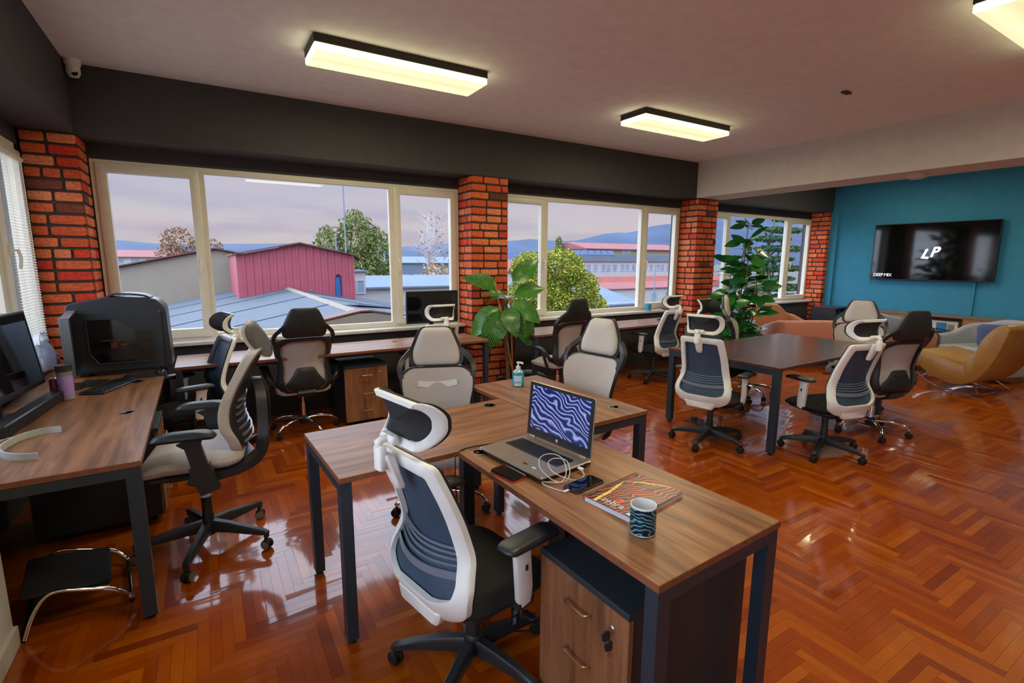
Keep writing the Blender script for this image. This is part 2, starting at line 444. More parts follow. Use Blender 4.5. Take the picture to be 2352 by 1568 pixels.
def thing(name, label, cat, loc=(0, 0, 0), rotz=0.0, group=None):
    o = bpy.data.objects.new(name, None); COL.objects.link(o)
    o.empty_display_size = 0.1
    o.location = loc; o.rotation_euler = (0, 0, rotz)
    o['label'] = label; o['category'] = cat; o['kind'] = 'thing'
    if group: o['group'] = group
    return o
def tag(o, label, cat, group=None):
    o['label'] = label; o['category'] = cat; o['kind'] = 'thing'
    if group: o['group'] = group
    return o
def setting(name):
    o = bpy.data.objects.new(name, None); COL.objects.link(o); o['kind'] = 'structure'
    return o
def struct(name, mb, m, parent=None, smooth=0):
    o = mb.build(name, m, parent, smooth); o['kind'] = 'structure'
    return o
def link_copy(src, parent, loc, rot=(0, 0, 0), scale=(1, 1, 1)):
    c = src.copy(); COL.objects.link(c); c.parent = parent
    c.location = loc; c.rotation_euler = rot; c.scale = scale
    return c
TURNING = ('leg', 'column', 'hub')
def dup(root, loc, rotz, label, base_turn=None, group=None, drop=()):
    r = root.copy(); COL.objects.link(r); r.location = loc; r.rotation_euler = (0, 0, rotz); r['label'] = label
    if group: r['group'] = group
    for ch in root.children:
        nm = ch.name.split('.')[0]
        if nm in drop: continue
        c = ch.copy(); COL.objects.link(c); c.parent = r
        if base_turn is not None and nm in TURNING: c.rotation_euler.z = base_turn
        for g in ch.children:
            d = g.copy(); COL.objects.link(d); d.parent = c
    return r
def lettering(name, text, size, m, parent, loc, rot, extrude=0.0006, align='LEFT', shear=0.0, spacing=1.0, bold=0.0):
    cu = bpy.data.curves.new(name, 'FONT'); cu.body = text; cu.size = size; cu.extrude = extrude
    cu.align_x = align; cu.shear = shear; cu.offset = bold; cu.space_character = spacing; cu.resolution_u = 3
    cu.materials.append(m)
    tmp = bpy.data.objects.new(name, cu); COL.objects.link(tmp)
    bpy.context.view_layer.update()
    me = bpy.data.meshes.new_from_object(tmp.evaluated_get(bpy.context.evaluated_depsgraph_get()))
    bpy.data.objects.remove(tmp); bpy.data.curves.remove(cu)
    me.name = name
    if not me.materials: me.materials.append(m)
    o = bpy.data.objects.new(name, me); COL.objects.link(o); o.parent = parent
    o.location = loc; o.rotation_euler = rot
    return o
# ------------------------------------------------------------------ room shell
YF, YG = 5.32, 5.70            # face of beam and pillars, plane of the windows
ZC, ZB = 3.10, 2.577           # ceiling, underside of beams
XL, XBL = -1.15, -0.785        # left window wall, left beam face
XR = 10.70                     # blue wall
YBK = -2.6
WIN = [(-0.76, 2.70), (3.21, 6.67), (7.16, 10.62)]

floor = setting('floor')
struct('subfloor', MB().box(XL-0.1, XR+0.1, YBK, YG+0.1, -0.10, -0.012), MT['subfloor'], floor)
def plank_bm(w, l, mb=None, x=0, y=0, tilt=0.0):
    mb = mb or MB()
    g = 0.0004
    def t(): return random.uniform(-tilt, tilt)
    z = [-0.0006+t() for _ in range(4)]
    a, b, c, d = x+g, x+w-g, y+g, y+l-g
    mb.add([(a, c, z[0]), (b, c, z[1]), (b, d, z[2]), (a, d, z[3]), (a, c, -.012), (b, c, -.012), (b, d, -.012), (a, d, -.012)],
           [(0, 1, 2, 3), (0, 4, 5, 1), (1, 5, 6, 2), (2, 6, 7, 3), (3, 7, 4, 0)])
    return mb
PW, PL = 0.045, 0.36
def in_view(x, y):
    d = Vector((x, y, -CAM_H)); k = d.dot(_f)
    if k < 0.2: return False
    return abs(d.dot(_r2)/k) < 1.045 and abs(d.dot(_u2)/k) < 0.70
planks = []
for i in range(-260, 560):
    for j in range(-30, 30):
        for kind in (0, 1):
            x = i*PW+2*PL*j; y = i*PW if kind == 0 else (i+1)*PW
            w, l = (PL, PW) if kind == 0 else (PW, PL)
            if x+w < XL or x > XR or y+l < YBK or y > YG: continue
            planks.append((x-0.014, y+0.007, w, l))
def hidden_by_desk(x, y):
    return False
vis = [p for p in planks if in_view(p[0]+p[2]/2, p[1]+p[3]/2)]
vis.sort(key=lambda p: (p[0]+p[2]/2)**2+(p[1]+p[3]/2)**2)
near = set(vis[:300])
protos = {}
for p in vis[:300]:
    key = (p[2] > p[3], random.randrange(5))
    if key not in protos:
        protos[key] = plank_bm(p[2], p[3], tilt=0.0006).mesh('plank', MT['parquet'], 0)
    o = bpy.data.objects.new('plank', protos[key]); COL.objects.link(o); o.parent = floor
    o.location = (p[0], p[1], 0)
mb = MB()
for p in planks:
    if p not in near: plank_bm(p[2], p[3], mb, p[0], p[1], 0.0006)
o = mb.build('parquet', MT['parquet'], floor, 0); o['kind'] = 'stuff'

struct('ceiling', MB().box(XL-0.2, XR+0.2, YBK, YF+0.6, ZC, ZC+0.12), MT['ceiling'])
struct('trim_1', MB().box(XBL, XR, YF, YG+0.15, ZB, ZC), MT['dark_paint'])                 # dark beam above the windows
struct('trim_2', MB().box(XL-0.15, XBL, YBK, YG+0.15, ZB, ZC), MT['dark_paint'])           # dark beam on the left
struct('trim_3', MB().box(6.61, 7.175, YBK, YF, ZB, ZC), MT['beam_white'])                 # white beam across the room
wb = MB()
wb.box(XL-0.15, XR, YG-0.14, YG+0.15, -0.1, 0.80)                                           # parapet under the windows
for a, b in WIN: wb.box(a-0.02, b+0.02, YG-0.03, YG+0.15, 2.45, ZB)
wb.box(XL-0.15, -0.76, YG-0.02, YG+0.15, 0.8, ZB); wb.box(2.70, 3.21, YG-0.02, YG+0.15, 0.8, ZB)
wb.box(6.67, 7.16, YG-0.02, YG+0.15, 0.8, ZB); wb.box(10.62, XR, YG-0.02, YG+0.15, 0.8, ZB)
struct('wall_back', wb, MT['dark_paint'])
lw = MB()
lw.box(XL-0.15, XL+0.02, 2.66, YG, -0.1, 0.82); lw.box(XL-0.15, XL+0.02, 2.66, YG, 2.45, ZB)
lw.box(XL-0.15, XL+0.02, 5.25, YG, 0.82, 2.45)
struct('wall_left', lw, MT['dark_paint'])
lf = MB(); lf.box(XL-0.2, -0.80, YBK, 2.68, -0.1, 0.85); lf.box(XL-0.2, -0.80, YBK, 2.68, 2.45, ZB); lf.box(XL-0.2, -0.80, YBK, -2.2, 0.85, 2.45); lf.box(XL-0.2, -0.80, 1.9, 2.68, 0.85, 2.45)
struct('wall_left_front', lf, MT['wall_white'])
struct('baseboard_left', MB().box(-0.80, -0.785, YBK, 2.68, 0, 0.085), MT['wall_white'])
struct('wall_right', MB().box(XR, XR+0.15, YBK, YG+0.15, -0.1, ZC), MT['blue_paint'])
struct('trim_4', MB().box(XR-0.05, XR, YF-0.13, YF+0.01, 0, ZB), MT['blue_paint'])         # boxed pipe in the blue corner
# unseen window added beside the camera, inferred from cool light from the left
struct('wall_front', MB().box(XL-0.2, XR+0.15, YBK-0.12, YBK, -0.1, ZC), MT['wall_white'])
def plain_window(name, horizontal, a, b, at):
    w = setting(name); f = MB()
    def bx(p, q, z0, z1, dst=f, t0=-0.08, t1=-0.01):
        (dst.box(p, q, at+t0, at+t1, z0, z1) if horizontal else dst.box(at+t0, at+t1, p, q, z0, z1))
    n = 3; st = (b-a)/n
    bx(a, b, 0.85, 0.93); bx(a, b, 2.37, 2.45)
    for k in range(n+1): bx(a+st*k-0.045, a+st*k+0.045, 0.93, 2.37)
    f.build('frame', MT['pvc'], w, 0)
    for k in range(n):
        g = MB(); bx(a+st*k+0.045, a+st*k+st-0.045, 0.93, 2.37, g, -0.05, -0.044); g.build('pane', MT['glass'], w, 0)
plain_window('window_5', False, -2.2, 1.9, -0.80)

# ------------------------------------------------------------------ brick pillars
def brick_mesh(k):
    """unit brick face: x 0..1, z 0..1, y from 0 (wall) to -1 (face), worn edges"""
    rnd = random.Random(k); j = lambda s: rnd.uniform(-s, s)
    b = 0.055
    o = [(0+b*1.2, 0), (1-b*1.2, 0), (1, b*2.4), (1, 1-b*2.4), (1-b*1.2, 1), (b*1.2, 1), (0, 1-b*2.4), (0, b*2.4)]
    o = [(x+j(.008), z+j(.03)) for x, z in o]
    c = [(0.5+(x-0.5)*0.95+j(.006), 0.5+(z-0.5)*0.84+j(.02)) for x, z in o]
    m_ = MB(); m_.loft([[(x, 0, z) for x, z in o], [(x, -0.72, z) for x, z in o], [(x, -1+j(.08), z) for x, z in c]], False, True)
    return m_.mesh('brick', MT['brick'], 0)
bricks = [brick_mesh(k) for k in range(6)]
def brick_face(parent, origin, udir, width, z0, z1, rnd, proud=0.011, pitch=0.0885):
    """lay one pillar face: udir is the direction along the face; the face normal is udir turned clockwise"""
    ang = math.atan2(udir[1], udir[0])
    rows = int(round((z1-z0)/pitch)); pit = (z1-z0)/rows
    for r in range(rows):
        u = 0.0
        first = True
        while u < width-0.012:
            L = rnd.choice((0.215, 0.235, 0.25, 0.205, 0.12, 0.19))
            if first: L = rnd.choice((0.11, 0.2, 0.16, 0.235)) if width > 0.25 else rnd.choice((0.09, 0.13, 0.18)); first = False
            if width-u-L < 0.055: L = width-u
            o = bpy.data.objects.new('brick', rnd.choice(bricks)); COL.objects.link(o); o.parent = parent
            o.location = (origin[0]+udir[0]*(u+0.009), origin[1]+udir[1]*(u+0.009), z0+r*pit+0.0105)
            o.rotation_euler = (0, 0, ang)
            o.scale = (L-0.018, proud, pit-0.021)
            u += L
def pillar(x0, x1, faces, seed):
    p = setting('brick_pillar')
    e = 0.009
    MB().box(x0+e, x1-(0 if x1 > 10.6 else e), YF+e, YG-0.02, 0, ZB).build('mortar_core', MT['mortar'], p, 0)
    rnd = random.Random(seed)
    brick_face(p, (x0, YF+e), (1, 0), x1-x0, 0, ZB, rnd)
    if 'l' in faces: brick_face(p, (x0+e, YG-0.03), (0, -1), YG-0.03-YF, 0, ZB, rnd)
    if 'r' in faces: brick_face(p, (x1-e, YF), (0, 1), YG-0.03-YF, 0, ZB, rnd)
    return p
pillar(-1.12, -0.772, 'r', 3)
pillar(2.704, 3.206, 'l', 5)
pillar(6.672, 7.154, 'l', 8)
pillar(10.549, 10.70, 'l', 11)

# ------------------------------------------------------------------ windows
def window(name, x0, x1):
    w = setting(name)
    z0, z1 = 0.84, 2.45
    y0, y1 = YG-0.03, YG+0.05
    mA, mB = x0+0.80, x1-0.83               # mullion centres
    f = MB()
    f.box(x0, x1, y0, y1, z0, z0+0.05); f.box(x0, x1, y0, y1, z1-0.05, z1)
    f.box(x0, x0+0.045, y0, y1, z0+0.05, z1-0.05); f.box(x1-0.045, x1, y0, y1, z0+0.05, z1-0.05)
    f.box(mA-0.02, mA+0.022, y0, y1, z0+0.05, z1-0.05); f.box(mB-0.02, mB+0.03, y0, y1, z0+0.05, z1-0.05)
    f.build('frame', MT['pvc'], w, 0)
    def sash(a, b, hinge):
        s = MB(); d0, d1 = y0-0.022, y1-0.02
        o = rrect(b-a, z1-z0-0.05, 0.004, 1, (a+b)/2, (z0+z1)/2); i = rrect(b-a-0.15, z1-z0-0.21, 0.004, 1, (a+b)/2, (z0+z1)/2+0.0)
        s.ringframe(o, i, lambda x, z, d: (x, d, z), d0, d1, b=0.006)
        so = s.build('sash', MT['pvc'], w, 30)
        h = MB(); hx = b-0.035 if hinge < 0 else a+0.035
        h.rbox(0, 0, 0, 0.028, 0.07, 0.010, 0.010, 0.002); h.T = None
        h.v = [Vector((p.x, -p.z, p.y)) for p in h.v]
        h.tube([(0, -0.004, 0), (0, -0.045, 0)], 0.008); h.tube(spline([(0, -0.045, 0.006), (0, -0.048, -0.05), (0, -0.040, -0.12)], 4), [0.010]*8+[0.007], 8)
        ho = h.build('handle', MT['pvc'], so, 40, (hx, d0-0.003, 1.62 if False else 1.60))
        MB().box(a+0.07, b-0.07, YG+0.006, YG+0.012, z0+0.095, z1-0.095).build('pane', MT['glass'], w, 0)
    sash(x0+0.035, mA-0.012, -1); sash(mB+0.022, x1-0.035, 1)
    fb = MB()
    o = rrect(mB-mA-0.03, z1-z0-0.06, 0.004, 1, (mA+mB)/2, (z0+z1)/2); i = rrect(mB-mA-0.065, z1-z0-0.11, 0.003, 1, (mA+mB)/2, (z0+z1)/2)
    fb.ringframe(o, i, lambda x, z, d: (x, d, z), y0-0.002, y1-0.03, b=0.004)
    fb.build('glazing_bead', MT['pvc'], w, 30)
    MB().box(mA+0.03, mB-0.03, YG+0.006, YG+0.012, z0+0.05, z1-0.05).build('pane', MT['glass'], w, 0)
    s = MB(); s.slab([(x0, YG-0.21), (x1, YG-0.21), (x1, YG-0.02), (x0, YG-0.02)], 0.802, 0.838, 0.006)
    s.build('window_sill', MT['sill'], w, 30)
    return w
for k, (a, b) in enumerate(WIN): window('window_%d' % (k+1), a, b)

# left wall window behind the blind
w4 = setting('window_4')
f = MB(); z0, z1 = 0.84, 2.45
for a, b in ((2.66, 2.74), (3.66, 3.74), (4.52, 4.60), (5.24, 5.32)): f.box(XL-0.06, XL+0.02, a, b, z0+0.08, z1-0.08)
f.box(XL-0.06, XL+0.02, 2.66, 5.32, z0, z0+0.08); f.box(XL-0.06, XL+0.02, 2.66, 5.32, z1-0.08, z1)
f.build('frame', MT['pvc'], w4, 0)
s = MB()
s.ringframe(rrect(0.68, 1.50, .004, 1, 4.93, 1.645), rrect(0.52, 1.36, .004, 1, 4.95, 1.645), lambda y, z, d: (d, y, z), XL+0.0, XL+0.045, b=.006)
so = s.build('sash', MT['pvc'], w4, 30)
h = MB(); h.box(-0.0, 0.012, -0.014, 0.014, -0.035, 0.035); h.tube([(0.01, 0, 0), (0.045, 0, 0)], 0.008)
h.tube(spline([(0.045, 0.0, 0.006), (0.052, 0.012, -0.05), (0.045, 0.004, -0.125)], 4), [0.010]*8+[.007], 8)
h.build('handle', MT['pvc'], so, 40, (XL+0.045, 4.66, 1.66))
MB().box(XL-0.03, XL-0.024, 4.66, 5.22, 0.96, 2.34).build('pane', MT['glass'], w4, 0)
MB().box(XL-0.03, XL-0.024, 2.74, 4.52, 0.92, 2.37).build('pane', MT['glass'], w4, 0)
MB().slab([(XL+0.02, 2.70), (XL+0.09, 2.70), (XL+0.09, 5.32), (XL+0.02, 5.32)], 0.802, 0.838, .006).build('window_sill', MT['sill'], w4, 30)
MT['blind'] = mat('white aluminium slat', (232, 232, 226), 0.35, var=0.01)
bl = thing('venetian_blind', 'white aluminium venetian blind lowered over the window beside the corner brick pillar', 'blind', (XL+0.060, 4.952, 2.335))
MB().box(-0.012, 0.012, -0.245, 0.245, -0.025, 0.0).build('head_rail', MT['blind'], bl, 0)
sl = MB(); sl.add([(-0.011, -0.24, 0.005), (0, -0.24, 0.0015), (0.011, -0.24, -0.005), (-0.011, 0.24, 0.005), (0, 0.24, 0.0015), (0.011, 0.24, -0.005)], [(0, 1, 4, 3), (1, 2, 5, 4)])
slm = sl.mesh('slat', MT['blind'], 60)
for k in range(64):
    o = bpy.data.objects.new('slat', slm); COL.objects.link(o); o.parent = bl; o.location = (0, 0, -0.038-0.0205*k)
MB().box(-0.010, 0.010, -0.242, 0.242, -1.362, -1.350).build('bottom_rail', MT['blind'], bl, 0)
for y in (-0.18, 0.02, 0.18):
    MB().tube([(0.0125, y, -0.02), (0.0125, y, -1.355)], 0.0011, 4).build('ladder_cord', MT['blind'], bl, 0)

# ------------------------------------------------------------------ ceiling lamps
def ceiling_lamp(loc, label):
    t = thing('ceiling_lamp', label, 'lamp', loc, 0, 'rectangular ceiling lamps')
    hb = MB(); hb.rbox(0, 0, -0.027, 1.32, 0.355, 0.054, 0.006, 0.003); hb.build('housing', MT['lamp_black'], t)
    db = MB(); db.slab(rrect(1.316, 0.351, 0.012, 3), -0.104, -0.054, 0.008); db.build('diffuser', MT['lamp'], t, 40)
    ld = bpy.data.lights.new('lamp_light', 'AREA'); ld.shape = 'RECTANGLE'; ld.size = 1.28; ld.size_y = 0.32
    ld.energy = LAMP_WATTS; ld.color = (1.0, 0.90, 0.58)
    lo = bpy.data.objects.new('lamp_light', ld); COL.objects.link(lo); lo.parent = t; lo.location = (0, 0, -0.108)
    return t
ceiling_lamp((1.406, 3.932, ZC), 'black framed ceiling lamp nearest the dark window beam, above the window with the red shed')
ceiling_lamp((4.49, 3.925, ZC), 'black framed ceiling lamp beside the white beam, the smallest looking of the lit lamps')
ceiling_lamp((4.49, 1.10, ZC), 'ceiling lamp cut off by the upper right corner of the photo')
ceiling_lamp((1.406, 1.10, ZC), 'ceiling lamp above the foreground desk, out of frame overhead')

ceiling_lamp((8.94, 3.93, ZC), 'ceiling lamp over the lounge corner near the third window, behind the white beam')
ceiling_lamp((8.94, 1.10, ZC), 'ceiling lamp over the leather rocker, behind the white beam')

c = thing('security_camera', 'small white dome camera in the ceiling corner above the corner brick pillar', 'camera', (-0.728, 5.235, ZC))
MB().lathe([(0.0, 0), (0.055, 0), (0.055, -0.03), (0.045, -0.045)], 20).build('base', MT['white_plastic'], c)
m_ = MB(); m_.lathe([(0.042, -0.04), (0.046, -0.075), (0.044, -0.10), (0.030, -0.125), (0.0, -0.132)], 20); m_.build('body', MT['white_plastic'], c)
m_ = MB(); m_.T = Matrix.Translation((0.012, -0.030, -0.107)) @ Matrix.Rotation(R(62), 4, 'X'); m_.lathe([(0.0, 0.014), (0.019, 0.013), (0.021, 0.0)], 16); m_.build('lens', MT['black_plastic'], c)
c = thing('ceiling_sensor', 'tiny brown sensor clip on the bare ceiling left of the white beam', 'sensor', (5.008, 2.487, ZC))
m_ = MB(); m_.rbox(0, 0, -0.008, 0.11, 0.045, 0.016, .006, .003); m_.build('plate', MT['brown_board'], c)
m_ = MB(); m_.rbox(0.02, 0, -0.022, 0.03, 0.03, 0.014, .005, .003); m_.build('sensor_eye', MT['chrome'], c)
c = thing('smoke_detector', 'round white smoke detector under the white beam above the television', 'detector', (6.93, 2.60, ZB))
MB().lathe([(0.0, 0), (0.10, 0), (0.10, -0.016)], 24).build('base', MT['wall_white'], c)
MB().lathe([(0.092, -0.015), (0.088, -0.032), (0.06, -0.046), (0.0, -0.048)], 24).build('cover', MT['wall_white'], c)
MT['lock'] = mat('lock metal', (190, 186, 178), 0.25, 1.0)
# ------------------------------------------------------------------ desks
DROT = R(2.608)
def dxy(x, y):   # desk cluster axes are turned slightly against the room
    return (x*math.cos(DROT)-y*math.sin(DROT), x*math.sin(DROT)+y*math.cos(DROT))
def desk(label, length, depth, loc, rotz, legs=(1, 1, 1, 1), top='walnut', grommets=(), legw=0.055, group=None, height=0.75, ends=(1, 1)):
    """desk with its long side on local x, origin at the corner (min x, min y)"""
    t = thing('desk', label, 'desk', (loc[0], loc[1], 0), rotz, group)
    tb = MB(); tb.slab([(0, 0), (length, 0), (length, depth), (0, depth)], height-0.025, height, 0.0012)
    tb.build('tabletop', [MT[top]], t, 0)
    eb = MB()
    e = 0.0008
    eb.box(-e, length+e, -e, 0.0004, height-0.0235, height-0.0012); eb.box(-e, length+e, depth-0.0004, depth+e, height-0.0235, height-0.0012)
    eb.box(-e, 0.0004, 0, depth, height-0.0235, height-0.0012); eb.box(length-0.0004, length+e, 0, depth, height-0.0235, height-0.0012)
    eb.build('edge_band', MT['walnut_edge'] if top == 'walnut' else MT['dark_table'], t, 0)
    zt = height-0.025
    for k, (ex, on) in enumerate(((0.004, ends[0]), (length-0.004-0.045, ends[1]))):
        if not on: continue
        fb = MB(); fb.box(ex, ex+0.045, 0.004, depth-0.004, zt-0.045, zt-0.0003); fb.build('end_rail', MT['anthracite'], t, 0)
    for (i, lx, ly) in ((0, 0.004, 0.004), (1, length-0.004-0.045, 0.004), (2, 0.004, depth-0.004-legw), (3, length-0.004-0.045, depth-0.004-legw)):
        if not legs[i]: continue
        lb = MB(); lb.box(lx, lx+0.045, ly, ly+legw, 0.018, zt-0.045)
        lo = lb.build('leg', MT['anthracite'], t, 0)
        MB().lathe([(0.018, 0), (0.018, 0.008), (0.006, 0.01), (0.006, 0.02)], 12, (lx+0.022, ly+legw/2, 0)).build('foot', MT['black_plastic'], lo)
    for yy in (0.10, depth-0.14):
        MB().box(0.05, length-0.05, yy, yy+0.04, zt-0.042, zt-0.002).build('long_rail', MT['anthracite'], t, 0)
    for gx, gy, style in grommets:
        g = MB()
        g.lathe([(0.036, 0), (0.036, 0.003), (0.030, 0.004), (0.026, 0.0025)], 24, (gx, gy, height))
        g.build('cable_grommet', MT['lock'] if style else MT['black_plastic'], t)
        g2 = MB(); g2.lathe([(0.0, 0.0028), (0.0262, 0.0028)], 20, (gx, gy, height)); g2.box(gx-0.009, gx+0.009, gy+0.004, gy+0.02, height+0.0025, height+0.0036)
        g2.build('grommet_cap', MT['black_plastic'] if style != 2 else MT['lock'], t)
    return t
# foreground group of three walnut desks
x, y = dxy(1.617, 0.778)
D1 = desk('walnut desk in the foreground carrying the laptop, notebook and mug', 1.14, 0.612, (x, y), DROT+R(90), grommets=((1.075, 0.535, 1),))
x, y = dxy(0.478, 1.919)
D2 = desk('walnut desk with an empty top behind the foreground mesh chair', 1.16, 0.63, (x, y), DROT, legs=(1, 1, 1, 1), grommets=((1.03, 0.54, 0),))
x, y = dxy(2.225, 1.872)
D3 = desk('walnut desk carrying the blue soap bottle', 1.075, 0.58, (x, y), DROT+R(90), grommets=((0.15, 0.12, 2),))
# along the left wall and the windows
DL = desk('walnut desk along the left wall carrying the black computer tower', 2.55, 0.74, (-0.297, 2.565), R(90.6), grommets=((0.87, 0.125, 1), (1.74, 0.145, 0)))
DW1 = desk('long walnut desk under the window with the red shed', 2.86, 0.595, (-0.262, 4.72), 0, grommets=((1.93, 0.40, 2),))
DW2 = desk('long walnut desk under the window with the yellow tree', 3.0, 0.578, (3.215, 4.735), 0)
DC = desk('dark walnut meeting table with chairs all round', 2.02, 1.13, (3.925, 2.235), R(1.1), top='dark_table', legw=0.06, grommets=())

# ------------------------------------------------------------------ drawer pedestals
def pedestal(label, loc, rotz, keys=False, depth=0.585):
    """front faces local -y; origin centre of the base front"""
    t = thing('drawer_pedestal', label, 'cabinet', (loc[0], loc[1], 0), rotz, 'three drawer pedestals')
    W_, H_, D_ = 0.42, 0.60, depth
    b = MB(); b.box(-W_/2+0.006, W_/2-0.006, 0.0, D_, 0.045, H_-0.022); b.build('body', MT['carcass'], t, 0)
    b = MB(); b.slab([(-W_/2, -0.022), (W_/2, -0.022), (W_/2, D_+0.004), (-W_/2, D_+0.004)], H_-0.022, H_, 0.002); b.build('top', MT['carcass'], t, 0)
    zs = [(H_-0.212, H_-0.025), (H_-0.385, H_-0.214), (0.05, H_-0.387)]
    for z0, z1 in zs:
        d = MB(); d.slab([(-W_/2+0.001, -0.019), (W_/2-0.001, -0.019), (W_/2-0.001, -0.001), (-W_/2+0.001, -0.001)], z0, z1, 0.0012)
        do = d.build('drawer', MT['walnut_front'], t, 0)
        h = MB(); zc = (z0+z1)/2+0.02
        h.tube([(-0.052, -0.019, zc), (-0.052, -0.037, zc), (-0.047, -0.044, zc), (-0.038, -0.046, zc), (0.038, -0.046, zc), (0.047, -0.044, zc), (0.052, -0.037, zc), (0.052, -0.019, zc)], 0.0045, 8)
        h.build('handle', MT['brass'], do)
    l = MB(); l.T = Matrix.Translation((0.145, -0.019, H_-0.085)) @ Matrix.Rotation(R(90), 4, 'X')
    l.lathe([(0.0115, 0), (0.0115, 0.004), (0.009, 0.006), (0, 0.006)], 16); lo = l.build('lock', MT['lock'], t)
    if keys:
        k = MB(); k.box(0.143, 0.147, -0.040, -0.024, H_-0.089, H_-0.081)
        k.build('key_blade', MT['lock'], lo, 0)
        for kx, kz, nm in ((0.145, H_-0.098, 'key_head'), (0.141, H_-0.142, 'key_head')):
            q = MB(); q.T = Matrix.Translation((kx, -0.046 if kz > H_-0.12 else -0.030, kz)) @ Matrix.Rotation(R(75), 4, 'Z') @ Matrix.Rotation(R(90), 4, 'X')
            q.slab(roundpoly([(-.012, -.016), (.012, -.016), (.015, .012), (0, .018), (-.015, .012)], .008, 3), -0.003, 0.003, 0.001)
            q.build(nm, MT['black_plastic'], lo)
        q = MB(); q.tube([(0.144, -0.044, H_-0.113), (0.150, -0.040, H_-0.120), (0.142, -0.034, H_-0.127), (0.138, -0.040, H_-0.119), (0.144, -0.044, H_-0.113)], 0.0012, 6)
        q.box(0.139, 0.143, -0.031, -0.029, H_-0.178, H_-0.157); q.build('key_ring', MT['lock'], lo)
    for sx in (-1, 1):
        for yy in (0.05, D_-0.06):
            w_ = MB(); w_.T = Matrix.Translation((sx*(W_/2-0.06), yy, 0.022)) @ Matrix.Rotation(R(90), 4, 'Y')
            w_.lathe([(0, -0.012), (0.02, -0.012), (0.022, -0.006), (0.022, 0.006), (0.02, 0.012), (0, 0.012)], 14)
            w_.box(-0.024, -0.0, -0.006, 0.006, -0.014, 0.014)
            w_.build('castor', MT['black_rubber'], t)
    return t
pedestal('walnut fronted drawer pedestal with keys in its lock under the foreground desk', (0.974, 1.128), R(-90+2.6), True)
pedestal('walnut fronted drawer pedestal under the window desk between two chairs', (1.27, 4.80), R(2))
pedestal('drawer pedestal tucked under the left wall desk behind the ergonomic chair', (-0.335, 3.78), R(90))
# ------------------------------------------------------------------ swivel chairs (sitter faces local +y)
def castor_mesh(kind):
    m_ = MB()
    for s in (-1, 1):
        m_.T = Matrix.Translation((s*0.0135, 0, 0.0275)) @ Matrix.Rotation(R(90), 4, 'Y')
        m_.lathe([(0.008, -0.0095), (0.023, -0.0095), (0.0275, -0.005), (0.0275, 0.005), (0.023, 0.0095), (0.008, 0.0095)], 16, m=0)
        if kind == 'grey':
            m_.lathe([(0.012, 0.0096*s), (0.024, 0.0097*s)], 16, m=1)
    m_.T = None
    m_.rbox(0, 0.0, 0.034, 0.016, 0.040, 0.036, 0.007, 0.003)
    m_.tube([(0, 0.006, 0.045), (0, 0.006, 0.080)], 0.0075, 8)
    return m_
def star_base(t, kind, rad=0.315, turn=0.0):
    """five legs (each with a castor), hub and column; legs are turned together by their z rotation"""
    lm = {'black': MT['black_plastic'], 'chrome': MT['chrome'], 'angular': MT['black_plastic']}[kind]
    for k in range(5):
        a = R(72*k); l = MB(); l.T = Matrix.Rotation(a, 4, 'Z')
        if kind == 'black':
            sec = [(-.5, -.5), (.5, -.5), (.5, .28), (.32, .5), (-.32, .5), (-.5, .28)]
            p = [(0.02, 0, 0.105), (0.12, 0, 0.103), (0.22, 0, 0.094), (rad-0.03, 0, 0.083), (rad, 0, 0.076), (rad+0.014, 0, 0.066)]
            s = [(.054, .060), (.046, .052), (.039, .040), (.033, .030), (.030, .026), (.022, .014)]
            l.sweep(p, sec, scales=s)
        elif kind == 'angular':
            sec = [(-.5, -.5), (.5, -.5), (.5, .28), (.32, .5), (-.32, .5), (-.5, .28)]
            p = [(0.02, 0, 0.128), (0.12, 0, 0.124), (0.24, 0, 0.108), (rad-0.01, 0, 0.100), (rad+0.012, 0, 0.094)]
            s = [(.048, .066), (.042, .056), (.034, .040), (.030, .028), (.026, .020)]
            l.sweep(p, sec, scales=s); l.rbox(rad, 0, 0.083, 0.026, 0.026, 0.03, .008, .003)
        else:
            p = spline([(0.015, 0, 0.125), (0.10, 0, 0.132), (0.20, 0, 0.122), (0.27, 0, 0.100), (rad, 0, 0.072)], 4)
            n_ = len(p)
            sec = [(math.cos(2*math.pi*q/10)*.5, math.sin(2*math.pi*q/10)*.5) for q in range(10)]
            l.sweep(p, sec, scales=[(.040-.016*i/n_, .032-.010*i/n_) for i in range(n_)])
        lo = l.build('leg', lm, t, 40); lo.rotation_euler.z = turn
        c = castor_mesh('grey' if kind == 'angular' else 'plain')
        rz = a + R((37*k*k+20*k) % 90 - 45 + 90)
        M_ = Matrix.Translation((rad*math.cos(a), rad*math.sin(a), 0)) @ Matrix.Rotation(rz, 4, 'Z')
        c.v = [M_ @ p for p in c.v]
        c.build('castor', [MT['black_rubber'], MT['grey_plastic']], lo, 40)
    h = MB()
    zt = 0.15 if kind != 'chrome' else 0.155
    h.lathe([(0.0, 0.075), (0.034, 0.075), (0.042, 0.095), (0.040, zt-0.01), (0.032, zt)], 18)
    h.build('hub', MT['black_plastic'] if kind != 'chrome' else MT['black_plastic'], t, 40)
